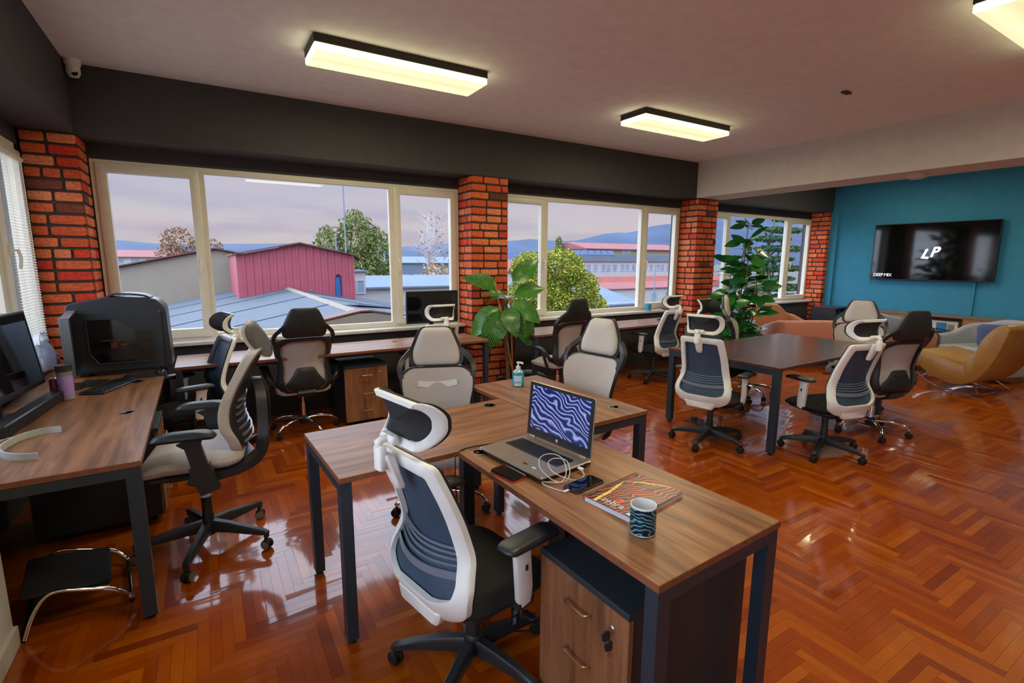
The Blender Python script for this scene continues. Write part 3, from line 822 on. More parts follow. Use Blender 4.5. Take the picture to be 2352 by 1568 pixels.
def column(t, kind, ztop=0.40):
    c = MB()
    if kind == 'chrome':
        c.lathe([(0.026, 0.12), (0.026, 0.27), (0.0, 0.27)], 16); c.build('column', MT['chrome'], t, 40)
        c = MB(); c.lathe([(0.016, 0.26), (0.016, ztop)], 14); c.build('piston', MT['chrome'], t, 40)
    else:
        c.lathe([(0.030, 0.12), (0.030, 0.19), (0.026, 0.20), (0.026, 0.30), (0.0, 0.30)], 16); c.build('column', MT['black_plastic'], t, 40)
        c = MB(); c.lathe([(0.0145, 0.29), (0.0145, ztop)], 14); c.build('piston', MT['chrome'], t, 40)
    m_ = MB(); m_.rbox(0, 0.0, ztop+0.012, 0.17, 0.24, 0.045, 0.03, 0.010)
    m_.build('tilt_mechanism', MT['black_plastic'], t, 40)
    m_ = MB(); m_.tube([(0.07, 0.05, ztop+0.01), (0.20, 0.06, ztop+0.005), (0.225, 0.06, ztop-0.004)], 0.006, 6); m_.rbox(0.25, 0.06, ztop-0.006, 0.06, 0.03, 0.010, .008, .003)
    m_.build('lever', MT['black_plastic'], t, 40)

def seat_pad(m_, outline, zc, th, crown=0.018, front_drop=0.022, yfront=0.25):
    def fz(y): return -front_drop*max(0, (y-yfront+0.16)/0.16)**2 if y > yfront-0.16 else 0.0
    prof = lambda s: math.sqrt(max(0.0, 1-s**6))
    m_.cushion(outline, lambda x, y, s: (x, y, zc+fz(y)+th*0.5*prof(s)+crown*(1-s*s)-0.004*(1-abs(x)/0.26)), lambda x, y, s: (x, y, zc+fz(y)*0.8-th*0.5*prof(s)),
               rings=(0.0, 0.3, 0.55, 0.75, 0.88, 0.95, 0.985, 1.0))

# ---- white framed mesh chair
def make_mesh_chair(label, loc, rotz, turn):
    t = thing('mesh_office_chair', label, 'chair', loc, rotz, 'white framed mesh office chairs')
    star_base(t, 'black', 0.315, turn); column(t, 'black', 0.375)
    s = MB(); o = roundpoly([(-.235, -.215), (.235, -.215), (.262, .05), (.245, .245), (-.245, .245), (-.262, .05)], [.09, .09, .2, .11, .11, .2], 7)
    seat_pad(s, o, 0.468, 0.075, 0.012, 0.03, 0.25); s.build('seat', MT['black_fabric'], t, 60)
    s = MB(); s.slab(inset(o, 0.03), 0.420, 0.438, 0.006); s.build('seat_pan', MT['black_plastic'], t, 40)
    tab = [(0.44, -0.232), (0.49, -0.262), (0.545, -0.276), (0.60, -0.256), (0.665, -0.222), (0.72, -0.222), (0.82, -0.250), (1.02, -0.325)]
    def surf(x, z, d):
        y = curve(z, tab)
        w = 0.075*(abs(x)/0.24)**2*(1.0 if z > 0.6 else 1.0)
        return (x, y+w-d, z)
    outer = roundpoly([(-.178, 1.022), (.178, 1.022), (.196, .860), (.205, .700), (.247, .560), (.230, .480), (.150, .430), (-.150, .430), (-.230, .480), (-.247, .560), (-.205, .700), (-.196, .860)], [.028, .028, .2, .05, .05, .05, .05, .05, .05, .05, .05, .2], 5)
    inner = roundpoly([(-.138, .976), (.138, .976), (.152, .860), (.158, .700), (.196, .590), (.190, .545), (.130, .522), (-.130, .522), (-.190, .545), (-.196, .590), (-.158, .700), (-.152, .860)], [.016, .016, .2, .05, .03, .02, .04, .04, .02, .03, .05, .2], 5)
    f = MB(); f.ringframe(outer, inner, surf, -0.008, 0.022, b=0.004); f.build('back_frame', MT['white_plastic'], t, 38)
    # dark rim on the sitter's side and the mesh itself
    f = MB(); mid = [(a[0]*.985, (a[1]-.73)*.985+.73) for a in outer]
    f.ringframe(mid, inner, surf, -0.020, -0.0105, b=0.003); f.build('mesh_rim', MT['black_plastic'], t, 50)
    p = MB(); p.cushion([(x*1.04, (z-.73)*1.02+.73) for x, z in inner], lambda x, z, s_: surf(x, z, -0.012), lambda x, z, s_: surf(x, z, -0.0085), rings=(0, .25, .5, .75, 1.0))
    p.build('mesh_back', MT['mesh_blue'], t, 60)
    l = MB()
    for z, hh in ((.700, .007), (.682, .007), (.664, .007), (.646, .007), (.618, .028)):
        pts = []
        for k in range(13):
            x = -0.178+0.356*k/12
            pts.append(surf(x*(1.0 if z > .63 else 1.03), z-0.012*math.cos(x/0.18*1.4), 0.004))
        l.sweep(pts, [(-.003, -hh/2), (.003, -hh/2), (.003, hh/2), (-.003, hh/2)])
    for sx in (-1, 1):
        l.sweep([surf(sx*(.170+.004*k), .712-.026*k, 0.004) for k in range(5)], [(-.003, -.006), (.003, -.006), (.003, .006), (-.003, .006)], up=(1, 0, 0))
    l.build('lumbar_support', MT['lumbar'], t, 50)
    b = MB(); b.slab(roundpoly([(-.11, .405), (.11, .405), (.135, .470), (-.135, .470)], .02, 4), 0, 0.05, 0.01, lambda x, z, d: (x, -0.205-d-0.03*(0.47-z)/0.07*0, z))
    b.build('back_mount', MT['white_plastic'], t, 45)
    b = MB(); b.sweep([(0, 0.02, 0.398), (0, -0.14, 0.398), (0, -0.235, 0.418)], [(-.045, -.016), (.045, -.016), (.045, .016), (-.045, .016)]); b.build('back_bar', MT['black_plastic'], t, 45)
    # headrest: post, bracket, white ring, dark mesh
    b = MB(); b.slab(roundpoly([(-.030, 1.032), (.030, 1.032), (.026, .925), (.016, .895), (-.016, .895), (-.026, .925)], .010, 3), 0.010, 0.044, 0.008, lambda x, z, d: (x, curve(z, tab)-d, z))
    b.rbox(0, -0.374, 1.020, 0.044, 0.030, 0.085, .010, .006)
    b.tube(spline([(0, -0.376, 1.050), (0, -0.378, 1.070), (0, -0.366, 1.079), (0, -0.345, 1.080)], 4), 0.0125, 10)
    b.rbox(0, -0.338, 1.078, 0.085, 0.030, 0.030, .010, .006)
    b.build('headrest_post', MT['white_plastic'], t, 45)
    def hs(x, z, d):
        return (x, -0.318+0.095*(abs(x)/0.15)**2-6.0*(z-1.122)**2-d, z)
    ho = roundpoly([(-.145, 1.214), (.145, 1.214), (.160, 1.170), (.156, 1.095), (.128, 1.052), (-.128, 1.052), (-.156, 1.095), (-.160, 1.170)], [.02, .02, .03, .03, .03, .03, .03, .03], 5)
    hi = roundpoly([(-.118, 1.192), (.118, 1.192), (.132, 1.162), (.128, 1.110), (.108, 1.080), (-.108, 1.080), (-.128, 1.110), (-.132, 1.162)], .018, 5)
    f = MB(); f.ringframe(ho, hi, hs, 0.0, 0.020, b=0.006); hd = f.build('headrest', MT['white_plastic'], t, 50)
    p = MB(); hm = [(x*1.0, (z-1.127)*1.0+1.127) for x, z in ho]
    p.cushion(hm, lambda x, z, s_: hs(x, z, -0.008-0.010*(1-s_**4)), lambda x, z, s_: hs(x, z, -0.001), rings=(0, .3, .6, .85, .95, 1.0))
    p.build('headrest_mesh', MT['mesh_black'], hd, 60)
    for sx in (-1, 1):
        a = MB()
        a.sweep([(sx*0.262, 0.020, 0.400), (sx*0.272, 0.012, 0.46), (sx*0.278, -0.004, 0.60), (sx*0.278, -0.006, 0.632)], [(-.034, -.014), (.034, -.014), (.034, .008), (.022, .014), (-.022, .014), (-.034, .008)], up=(sx, 0, 0), scales=[(.9, 1), (1, 1), (1, 1), (1.3, 1)])
        ao = a.build('arm_post', MT['white_plastic'], t, 40)
        a = MB(); a.rbox(sx*0.278+sx*0.014, 0.004, 0.555, 0.006, 0.012, 0.022, .004, .002); a.build('arm_button', MT['black_plastic'], ao, 40)
        a = MB(); a.sweep([(sx*0.10, 0.02, 0.412), (sx*0.20, 0.02, 0.408), (sx*0.275, 0.02, 0.400)], [(-.04, -.012), (.04, -.012), (.04, .012), (-.04, .012)]); a.build('arm_bracket', MT['black_plastic'], t, 40)
        a = MB(); oo = rrect(0.088, 0.26, 0.030, 5, sx*0.275, 0.035)
        a.cushion(oo, lambda x, y, s_: (x, y, 0.648+0.016*math.sqrt(max(0, 1-s_**4))-0.012*max(0, (y-.08)/.1)**2), lambda x, y, s_: (x, y, 0.644-0.014*math.sqrt(max(0, 1-s_**6))-0.012*max(0, (y-.08)/.1)**2), rings=(0, .5, .8, .93, 1.0))
        a.build('armrest', MT['black_plastic'], t, 50)
    for ch in t.children:
        if ch.name.split('.')[0] not in TURNING+('piston',): ch.location.z = 0.01 if ch.name.startswith('arm') else -0.04
    return t

# ---- grey cushioned chair with black shell
def make_shell_chair(label, loc, rotz, turn):
    t = thing('shell_office_chair', label, 'chair', loc, rotz, 'grey office chairs with black back shells')
    star_base(t, 'chrome', 0.30, turn); column(t, 'chrome', 0.40)
    s = MB(); o = roundpoly([(-.225, -.20), (.225, -.20), (.258, .04), (.24, .25), (-.24, .25), (-.258, .04)], [.09, .09, .2, .12, .12, .2], 7)
    seat_pad(s, o, 0.478, 0.085, 0.014, 0.03, 0.25); s.build('seat', MT['grey_fabric'], t, 60)
    s = MB(); s.cushion(inset(o, 0.004), lambda x, y, q: (x, y, 0.455), lambda x, y, q: (x, y, 0.452-0.040*math.sqrt(max(0, 1-q**3))), rings=(0, .4, .7, .9, 1)); s.build('seat_shell', MT['grey_fabric'], t, 60)
    tab = [(0.44, -0.190), (0.52, -0.232), (0.60, -0.232), (0.70, -0.222), (0.82, -0.245), (0.95, -0.292), (1.06, -0.318), (1.24, -0.330)]
    def surf(x, z, d):
        return (x, curve(z, tab)+0.10*(abs(x)/0.26)**2*(1.0 if z < 0.9 else max(0.45, 1-(z-0.9)*3.0))-d, z)
    # outer silhouette of the frame, and its window
    outer = roundpoly([(-.195, .965), (.195, .965), (.250, .925), (.246, .84), (.212, .70), (.240, .56), (.205, .455), (-.205, .455), (-.240, .56), (-.212, .70), (-.246, .84), (-.250, .925)], [.03, .03, .06, .10, .2, .10, .06, .06, .10, .2, .10, .06], 6)
    inner = roundpoly([(-.130, .935), (.130, .935), (.190, .895), (.200, .84), (.172, .70), (.186, .58), (.150, .485), (-.150, .485), (-.186, .58), (-.172, .70), (-.200, .84), (-.190, .895)], [.10, .10, .05, .10, .2, .10, .05, .05, .10, .2, .10, .05], 6)
    f = MB(); f.ringframe(outer, inner, surf, -0.006, 0.030, b=0.010); f.build('back_frame', MT['black_plastic'], t, 50)
    # shoulders linking the frame to the head shell, leaving an opening each side
    for sx in (-1, 1):
        f = MB()
        f.sweep([surf(sx*q[0], q[1], 0.012) for q in spline([(.236, .90), (.248, .955), (.234, 1.005), (.198, 1.045), (.172, 1.070)], 4)], [(-.016, -.018), (.016, -.018), (.018, 0), (.016, .018), (-.016, .018), (-.018, 0)], up=(0, -1, 0))
        f.build('shoulder', MT['black_plastic'], t, 50)
    ho = roundpoly([(-.108, 1.232), (.108, 1.232), (.142, 1.165), (.190, 1.055), (.176, .968), (-.176, .968), (-.190, 1.055), (-.142, 1.165)], [.04, .04, .08, .06, .04, .04, .06, .08], 5)
    f = MB(); f.cushion(ho, lambda x, z, s_: surf(x, z, 0.0), lambda x, z, s_: surf(x, z, 0.014+0.014*math.sqrt(max(0, 1-s_**6))), rings=(0, .3, .55, .78, .88, .93, 1.0))
    hd = f.build('head_shell', MT['black_plastic'], t, 40)
    f = MB()
    for row, (zc, sp, hh) in enumerate(((1.165, .040, .022), (1.120, .050, .026), (1.065, .058, .030))):
        for k in (-1.5, -.5, .5, 1.5):
            x = k*sp; x2 = k*sp*1.12
            f.add([surf(x-.0035, zc+hh*.8, .0292), surf(x+.0035, zc+hh*.8, .0292), surf(x2+.0035, zc-hh*.6, .0292), surf(x2-.0035, zc-hh*.6, .0292)], [(0, 1, 2, 3)])
    vo = f.build('vent_slots', MT['black_rubber'], hd, 0); vo['kind'] = 'stuff'
    f = MB(); f.cushion([(x*.86, (z-1.10)*.96+1.10) for x, z in ho], lambda x, z, s_: surf(x, z, -0.006-0.045*math.sqrt(max(0, 1-s_**4))), lambda x, z, s_: surf(x, z, 0.0), rings=(0, .3, .55, .75, .88, .96, 1.0))
    f.build('head_cushion', MT['grey_fabric'], t, 60)
    f = MB(); f.cushion([(a[0]+(c_[0]-a[0])*.72, a[1]+(c_[1]-a[1])*.72) for a, c_ in zip(inner, outer)], lambda x, z, s_: surf(x, z, -0.010-0.004*(1-s_)), lambda x, z, s_: surf(x, z, -0.0065), rings=(0, .25, .5, .75, 1.0))
    f.build('mesh_back', MT['grey_mesh'], t, 60)
    # slotted lumbar shell low on the back
    lo = roundpoly([(-.075, .690), (.075, .690), (.105, .625), (.172, .535), (.165, .465), (-.165, .465), (-.172, .535), (-.105, .625)], [.03, .03, .06, .06, .03, .03, .06, .06], 5)
    f = MB(); f.cushion(lo, lambda x, z, s_: surf(x, z, 0.004), lambda x, z, s_: surf(x, z, 0.012+0.012*math.sqrt(max(0, 1-s_**4))), rings=(0, .4, .7, .9, 1.0))
    lu = f.build('lumbar_shell', MT['black_plastic'], t, 40)
    f = MB()
    for k in range(-3, 4):
        for z0, z1 in ((.655, .620), (.605, .560)):
            x = k*.020 if z0 > .62 else k*.032
            x2 = k*.026 if z0 > .62 else k*.042
            f.add([surf(x-.003, z0, .0262), surf(x+.003, z0, .0262), surf(x2+.003, z1, .0268), surf(x2-.003, z1, .0268)], [(0, 1, 2, 3)])
    vo = f.build('vent_slots', MT['black_rubber'], lu, 0); vo['kind'] = 'stuff'
    f = MB(); f.sweep([(0, -0.02, 0.415), (0, -0.16, 0.420), (0, -0.235, 0.470)], [(-.075, -.016), (.075, -.016), (.075, .016), (-.075, .016)]); f.build('back_bar', MT['black_plastic'], t, 45)
    for sx in (-1, 1):
        path = spline([(sx*.215, -.135, .520), (sx*.272, -.140, .570), (sx*.298, -.075, .640), (sx*.303, .02, .668), (sx*.302, .12, .662), (sx*.300, .165, .648)], 5)
        n_ = len(path); a = MB()
        a.sweep(path, [(-.5, -.5), (.5, -.5), (.5, .3), (.3, .5), (-.3, .5), (-.5, .3)], scales=[(.040+.030*min(1, i/n_*1.7), .040-.016*i/n_) for i in range(n_)])
        a.tube(spline([(sx*.290, -.045, .640), (sx*.285, -.08, .56), (sx*.262, -.09, .48), (sx*.225, -.07, .440)], 5), 0.017, 8)
        a.build('armrest', MT['black_plastic'], t, 50)
    for ch in t.children:
        if ch.name.split('.')[0] not in TURNING+('piston',): ch.location.z = -0.035
    return t

# ---- upholstered ergonomic chair with grey castors
MT['case_grey'] = mat('dark grey shell', (92, 92, 98), 0.5)
def make_ergo_chair(label, loc, rotz, turn):
    t = thing('ergonomic_chair', label, 'chair', loc, rotz)
    star_base(t, 'angular', 0.335, turn); column(t, 'black', 0.37)
    s = MB(); o = roundpoly([(-.235, -.22), (.235, -.22), (.262, .04), (.245, .265), (-.245, .265), (-.262, .04)], [.09, .09, .2, .13, .13, .2], 7)
    seat_pad(s, o, 0.478, 0.105, 0.012, 0.045, 0.265); s.build('seat', MT['grey_fabric'], t, 60)
    s = MB(); s.slab(inset(o, 0.02), 0.405, 0.432, 0.008); s.rbox(0, 0.02, 0.385, 0.22, 0.34, 0.06, .05, .015); s.build('seat_pan', MT['black_plastic'], t, 40)
    tab = [(0.47, -0.215), (0.56, -0.228), (0.66, -0.200), (0.76, -0.205), (0.90, -0.262), (1.05, -0.345)]
    def surf(x, z, d):
        return (x, curve(z, tab)+0.05*(abs(x)/0.24)**2-d, z)
    bo = roundpoly([(-.185, 1.045), (.185, 1.045), (.222, .80), (.235, .62), (.19, .50), (-.19, .50), (-.235, .62), (-.222, .80)], [.08, .08, .2, .1, .07, .07, .1, .2], 6)
    b = MB(); b.cushion(bo, lambda x, z, q: surf(x, z, -0.030-0.012*math.sqrt(max(0, 1-q**4))), lambda x, z, q: surf(x, z, 0.010+0.006*math.sqrt(max(0, 1-q**4))), rings=(0, .25, .5, .75, .9, .97, 1.0))
    b.build('backrest', MT['grey_fabric'], t, 60)
    b = MB(); b.cushion([(x*.93, (z-.76)*.95+.76) for x, z in bo], lambda x, z, q: surf(x, z, 0.016), lambda x, z, q: surf(x, z, 0.024), rings=(0, .3, .6, .85, 1.0)); b.build('back_shell', MT['black_plastic'], t, 60)
    b = MB()
    for k in range(7):
        z = .545+.038*k
        b.sweep([surf(x*.01, z+.010*(abs(x)/20), .030) for x in range(-17, 18, 3)], [(-.004, -.006), (.004, -.006), (.004, .006), (-.004, .006)])
    b.build('lumbar_ribs', MT['lumbar'], t, 40)
    b = MB()
    for sx in (-1, 1):
        b.sweep(spline([(sx*.235, .02, .405), (sx*.215, -.16, .415), (sx*.19, -.275, .455), (sx*.175, -.315, .53), (sx*.15, -.322, .64), (sx*.10, -.318, .77), (sx*.045, -.300, .835), (0, -.292, .845)], 5), [(-.026, -.020), (.026, -.020), (.026, .020), (-.026, .020)], up=(0, 0, 1))
    b.sweep([(-.12, -.16, .435), (0, -.20, .435), (.12, -.16, .435)], [(-.06, -.014), (.06, -.014), (.06, .014), (-.06, .014)])
    b.build('back_arm', MT['black_plastic'], t, 50)
    b = MB(); b.sweep([(0, -.335, .985), (0, -.385, 1.015), (0, -.378, 1.045)], [(-.028, -.006), (.028, -.006), (.028, .006), (-.028, .006)], up=(0, -1, .2)); b.build('headrest_stem', MT['black_plastic'], t, 45)
    def hs(x, z, d): return (x, -0.352+0.085*(abs(x)/.15)**2+0.42*(z-1.16)-d, z-.075)
    ho = roundpoly([(-.13, 1.255), (.13, 1.255), (.155, 1.16), (.12, 1.06), (-.12, 1.06), (-.155, 1.16)], [.05, .05, .06, .05, .05, .06], 6)
    b = MB(); b.cushion(ho, lambda x, z, q: hs(x, z, -0.030*math.sqrt(max(0, 1-q**4))), lambda x, z, q: hs(x, z, 0.004), rings=(0, .3, .6, .85, .95, 1.0)); hd = b.build('headrest', MT['grey_fabric'], t, 60)
    b = MB(); b.cushion([(x*.94, (z-1.16)*.94+1.16) for x, z in ho], lambda x, z, q: hs(x, z, 0.004), lambda x, z, q: hs(x, z, 0.012+.008*(1-q)), rings=(0, .4, .8, 1.0)); b.build('headrest_shell', MT['case_grey'], hd, 60)
    for sx in (-1, 1):
        a = MB()
        a.sweep([(sx*.14, -.03, .400), (sx*.25, -.03, .395), (sx*.292, -.02, .42)], [(-.045, -.018), (.045, -.018), (.045, .018), (-.045, .018)])
        a.sweep([(sx*.292, -.075, .355), (sx*.292, -.045, .45), (sx*.292, -.035, .50)], [(-.05, -.02), (.05, -.02), (.05, .02), (-.05, .02)], up=(sx, 0, 0), scales=[(.9, 1), (1, 1), (.9, .9)])
        a.sweep([(sx*.292, -.04, .48), (sx*.292, -.015, .60), (sx*.292, -.005, .635)], [(-.036, -.014), (.036, -.014), (.036, .014), (-.036, .014)], up=(sx, 0, 0), scales=[(1, 1), (1, 1), (1.7, 1)])
        a.build('arm_post', MT['black_plastic'], t, 40)
        a = MB(); oo = rrect(0.095, 0.28, 0.036, 5, sx*0.292, 0.02)
        a.cushion(oo, lambda x, y, q: (x, y, 0.662+0.018*math.sqrt(max(0, 1-q**4))-0.016*(abs(y-.02)/.14)**3), lambda x, y, q: (x, y, 0.658-0.018*math.sqrt(max(0, 1-q**6))-0.016*(abs(y-.02)/.14)**3), rings=(0, .5, .8, .93, 1.0))
        a.build('armrest', MT['black_plastic'], t, 50)
    for ch in t.children:
        if ch.name.split('.')[0] not in TURNING: ch.location.z = 0.09
    return t

def face(deg): return R(deg-90)      # heading given as an angle from +x
def turn(base_deg, heading): return R(base_deg-(heading-90))
def at(make, x, y, h, base, label):
    return make(label, (x, y, 0), face(h), turn(base, h))
def cp(src, x, y, h, base, label):
    return dup(src, (x, y, 0), face(h), label, turn(base, h))
MC = at(make_mesh_chair, 0.80, 1.59, 12, 3, 'white framed mesh chair at the foreground desk, the largest in view')
cp(MC, -0.16, 4.60, 194, 20, 'white framed mesh chair at the far end of the left wall desk, by the corner')
cp(MC, 1.98, 4.86, 92, 50, 'white framed mesh chair in front of the small monitor at the window desk')
cp(MC, 5.14, 4.68, 94, -10, 'white framed mesh chair at the window desk beside the third brick pillar')
cp(MC, 3.76, 2.735, 14, -18, 'white framed mesh chair at the short left end of the dark meeting table')
cp(MC, 4.40, 2.08, 76, 52, 'white framed mesh chair on the near long side of the dark meeting table')
cp(MC, 4.93, 3.45, 272, 40, 'mesh chair beyond the meeting table with only its black headrest showing')
SHL = at(make_shell_chair, 0.70, 4.92, 92, 217, 'grey chair with black back shell seen from behind below the red shed')
g2 = cp(SHL, 1.215, 2.86, 250, 30, 'grey chair facing the camera behind the empty walnut desk')
cp(SHL, 3.47, 4.63, 97, 100, 'grey chair turned sideways at the window desk beside the leafy spotted plant')
cp(SHL, 2.13, 2.67, 190, 0, 'grey chair facing the camera at the desk with the blue soap bottle')
cp(SHL, 5.52, 3.53, 300, 250, 'grey chair in profile beyond the meeting table in front of the rubber plant')
g6 = cp(SHL, 6.16, 2.68, 200, 60, 'grey chair facing the camera at the right end of the meeting table')
cp(SHL, 5.30, 2.11, 70, 222, 'grey chair with black back shell on the near side of the meeting table')
for ch in list(g2.children):
    if ch.name.split('.')[0] not in TURNING+('piston',): ch.location.z -= 0.04
for ch in g6.children:
    if ch.name.split('.')[0] not in TURNING+('piston',): ch.location.z -= 0.025
b = MB(); b.box(.165, .167, .05, .095, .22, .325); b.add([(.1675, .06, .30), (.1675, .085, .30), (.1675, .085, .28), (.1675, .06, .28), (.1675, .057, .27), (.1675, .075, .27), (.1675, .075, .24), (.1675, .057, .24)], [(0, 1, 2, 3), (4, 5, 6, 7)], 1); b.tube([(.166, .07, .325), (.15, .07, .39)], .0015, 5)
o = b.build('hang_tag', [MT['black_plastic'], MT['lumbar']], MC, 0); o['label'] = 'black hang tag with pale print'
b = MB(); b.sweep(spline([(-.13, -.205, .865), (-.07, -.232, .850), (0, -.240, .846), (.07, -.232, .850), (.13, -.205, .865)], 4), [(-.003, -.020), (.003, -.020), (.003, .020), (-.003, .020)]); o = b.build('lumbar_pad', MT['white_plastic'], g2, 40); o.location.z = -.075; o['label'] = 'glossy white lumbar pad strapped to the mesh'
at(make_ergo_chair, -0.09, 3.12, 172, 36, 'grey upholstered ergonomic chair with grey castors at the left wall desk')
# ------------------------------------------------------------------ things on the foreground desks
def plain(name, label, cat, loc, rotz=0, group=None): return thing(name, label, cat, loc, rotz, group)
Z1 = 0.75
MT['silver'] = mat('champagne aluminium', (176, 164, 152), 0.32, 0.75, var=0.03)
MT['silver_dark'] = mat('dark laptop underside', (52, 46, 44), 0.4, var=0.05)
MT['bezel'] = mat('matt black bezel', (30, 31, 34), 0.35, var=0.03)
MT['key'] = mat('black key', (22, 23, 26), 0.35, var=0.02)
MT['white_print'] = mat('white print', (226, 226, 228), 0.5, var=0.0)
MT['red_print'] = mat('red sticker', (206, 50, 56), 0.4)
MT['pale_print'] = mat('pale blue sticker', (190, 214, 232), 0.3)
W_ = (0.92, 0.92, 0.95, 1)
MT['zebra_screen'] = zebra_mat('screen picture of blue zebra waves', [(0.0, srgb(16, 24, 78)), (0.36, srgb(24, 36, 104)), (0.50, srgb(92, 112, 178)), (0.62, srgb(176, 186, 214)), (0.76, srgb(120, 138, 192)), (0.87, srgb(60, 80, 156)), (0.93, srgb(16, 24, 78))], (11, 13, 11), emit=0.25, rough=0.25, seed=(2.3, 0.4, 5.1), axis='y')
MT['zebra_book'] = zebra_mat('notebook cover of red and black waves', [(0.0, (0.008, 0.006, 0.006, 1)), (0.42, (0.014, 0.01, 0.01, 1)), (0.56, srgb(214, 44, 30)), (0.70, srgb(240, 84, 54)), (0.80, srgb(90, 20, 16)), (0.9, (0.01, 0.008, 0.008, 1))], (13, 16, 9), rough=0.3, seed=(7.7, 1.2, 0.3), axis='y')
MT['zebra_mug'] = zebra_mat('mug print of teal and white waves', [(0.0, (0.006, 0.008, 0.016, 1)), (0.40, (0.008, 0.012, 0.026, 1)), (0.52, srgb(28, 120, 140)), (0.66, srgb(120, 190, 200)), (0.80, srgb(38, 106, 126)), (0.9, (0.006, 0.010, 0.02, 1))], (22, 22, 26), rough=0.2, seed=(3.1, 5.5, 1.0), axis='z')

lp = plain('laptop', 'open silver laptop showing blue zebra waves on its screen', 'laptop', (1.1625, 1.712, Z1), R(-83.2))
b = MB(); o = roundpoly([(-.21, -.142), (.21, -.142), (.21, .142), (-.21, .142)], [.014, .014, .006, .006], 4)
b.slab(o, 0.015, 0.026, 0.004); b.build('base', MT['silver'], lp, 40)
b = MB(); b.slab(inset(o, 0.006), 0.007, 0.015, 0.003)
for sx in (-.17, .17):
    for sy in (-.11, .11): b.rbox(sx, sy, 0.004, .03, .012, .008, .004, .001)
b.build('underside', MT['silver_dark'], lp, 40)
b = MB(); b.slab(rrect(.345, .102, .004, 2, -.005, .030), 0.0262, 0.0268, 0); kb = b.build('keyboard', MT['bezel'], lp, 0)
k = MB()
for r_ in range(6):
    x = -.1735; y = .030+.046-.0155*r_
    n_ = 0
    ws = [.0165]*19 if r_ < 5 else [.0165, .0165, .0165, .0165, .088, .0165, .0165, .0165]+[.0165]*6
    for w in ws:
        if x+w > .168: break
        k.slab([(x+.0008, y-.0066), (x+w-.001, y-.0066), (x+w-.001, y+.0066), (x+.0008, y+.0066)], .0268, .0284, .0004)
        x += w+.0012
ko = k.build('key', MT['key'], kb, 0); ko['kind'] = 'stuff'
b = MB(); b.slab(rrect(.105, .058, .003, 2, -.065, -.100), 0.0261, 0.0265, 0); b.build('touchpad', MT['silver'], lp, 0)
for nm, pts, m_ in (('red_sticker', rrect(.012, .009, .002, 1, .028, -.088), MT['red_print']), ('black_sticker', roundpoly([(.050, -.105), (.066, -.104), (.082, -.098), (.066, -.093), (.050, -.093)], .002, 1), MT['key']), ('blue_sticker', rrect(.022, .012, .003, 2, .118, -.100), MT['pale_print'])):
    b = MB(); b.slab(pts, .0261, .0264, 0); b.build(nm, m_, lp, 0)
TL = R(5)
lid = MB(); lid.T = Matrix.Translation((0, .136, .027)) @ Matrix.Rotation(-TL, 4, 'X')
lid.slab(roundpoly([(-.2095, 0.004), (.2095, 0.004), (.2095, .264), (-.2095, .264)], [.006, .006, .014, .014], 4), 0, .0075, .003, lambda x, z, d: (x, d, z)); lido = lid.build('lid', MT['silver'], lp, 40)
b = MB(); b.T = lid.T; b.slab(roundpoly([(-.206, 0.006), (.206, 0.006), (.206, .261), (-.206, .261)], [.004, .004, .012, .012], 4), -.0006, .0005, .0002, lambda x, z, d: (x, d, z)); b.build('bezel', MT['bezel'], lido, 0)
b = MB(); b.add([(-.186, .044, -.0), (.186, .044, 0), (.186, .246, 0), (-.186, .246, 0)], [(0, 1, 2, 3)])
so = b.build('screen', MT['zebra_screen'], lido, 0)
so.matrix_local = lid.T @ Matrix.Translation((0, -.0009, 0)) @ Matrix.Rotation(R(90), 4, 'X')
zt = lettering('zebra_lettering', 'zebra', .020, mat('screen lettering', (60, 96, 150), 0.4, emit=0.3), lido, (0, 0, 0), (0, 0, 0), 0.0001)
zt.matrix_local = lid.T @ Matrix.Translation((.098, -.0012, .100)) @ Matrix.Rotation(R(90), 4, 'X')
b = MB(); b.T = lid.T @ Matrix.Translation((0, -.0008, .024)) @ Matrix.Rotation(R(90), 4, 'X'); b.lathe([(0, 0.0004), (.0075, 0.0004), (.0075, -.0004)], 24); bo = b.build('badge', MT['white_print'], lido, 0)
bt = lettering('badge_lettering', 'hp', .0105, MT['key'], lido, (0, 0, 0), (0, 0, 0), 0.0001, 'CENTER', 0.25)
bt.matrix_local = lid.T @ Matrix.Translation((0, -.0014, .0212)) @ Matrix.Rotation(R(90), 4, 'X')
b = MB()
for sx in (-.165, .165): b.tube([(sx-.018, .138, .028), (sx+.018, .138, .028)], .0058, 10)
b.build('hinge', MT['silver'], lp, 40)
b = MB(); b.box(.2096, .2100, .075, .085, .016, .021); b.box(.2096, .2100, .095, .118, .015, .023); b.build('port', MT['black_rubber'], lp, 0)

hd = plain('hard_drive', 'black portable drive with a red underside, half under the laptop', 'drive', (0.985, 1.628, Z1), R(-78))
b = MB(); b.slab(rrect(.145, .085, .012, 4), 0.0, .006, .002); b.build('base', mat('red plastic', (196, 34, 30), 0.35), hd, 40)
b = MB(); b.slab(rrect(.143, .083, .012, 4), .006, .0135, .003); b.build('cover', mat('gloss black plastic', (24, 24, 27), 0.12, coat=0.5), hd, 40)

ph = plain('smartphone', 'black smartphone lying between the laptop and the notebook', 'phone', (1.185, 1.398, Z1), R(9))
b = MB(); b.slab(rrect(.162, .077, .011, 4), 0.0, .0085, .002); b.build('body', MT['silver_dark'], ph, 40)
b = MB(); b.slab(rrect(.157, .072, .009, 4), .0085, .0091, .0002); b.build('screen', MT['screen'], ph, 0)

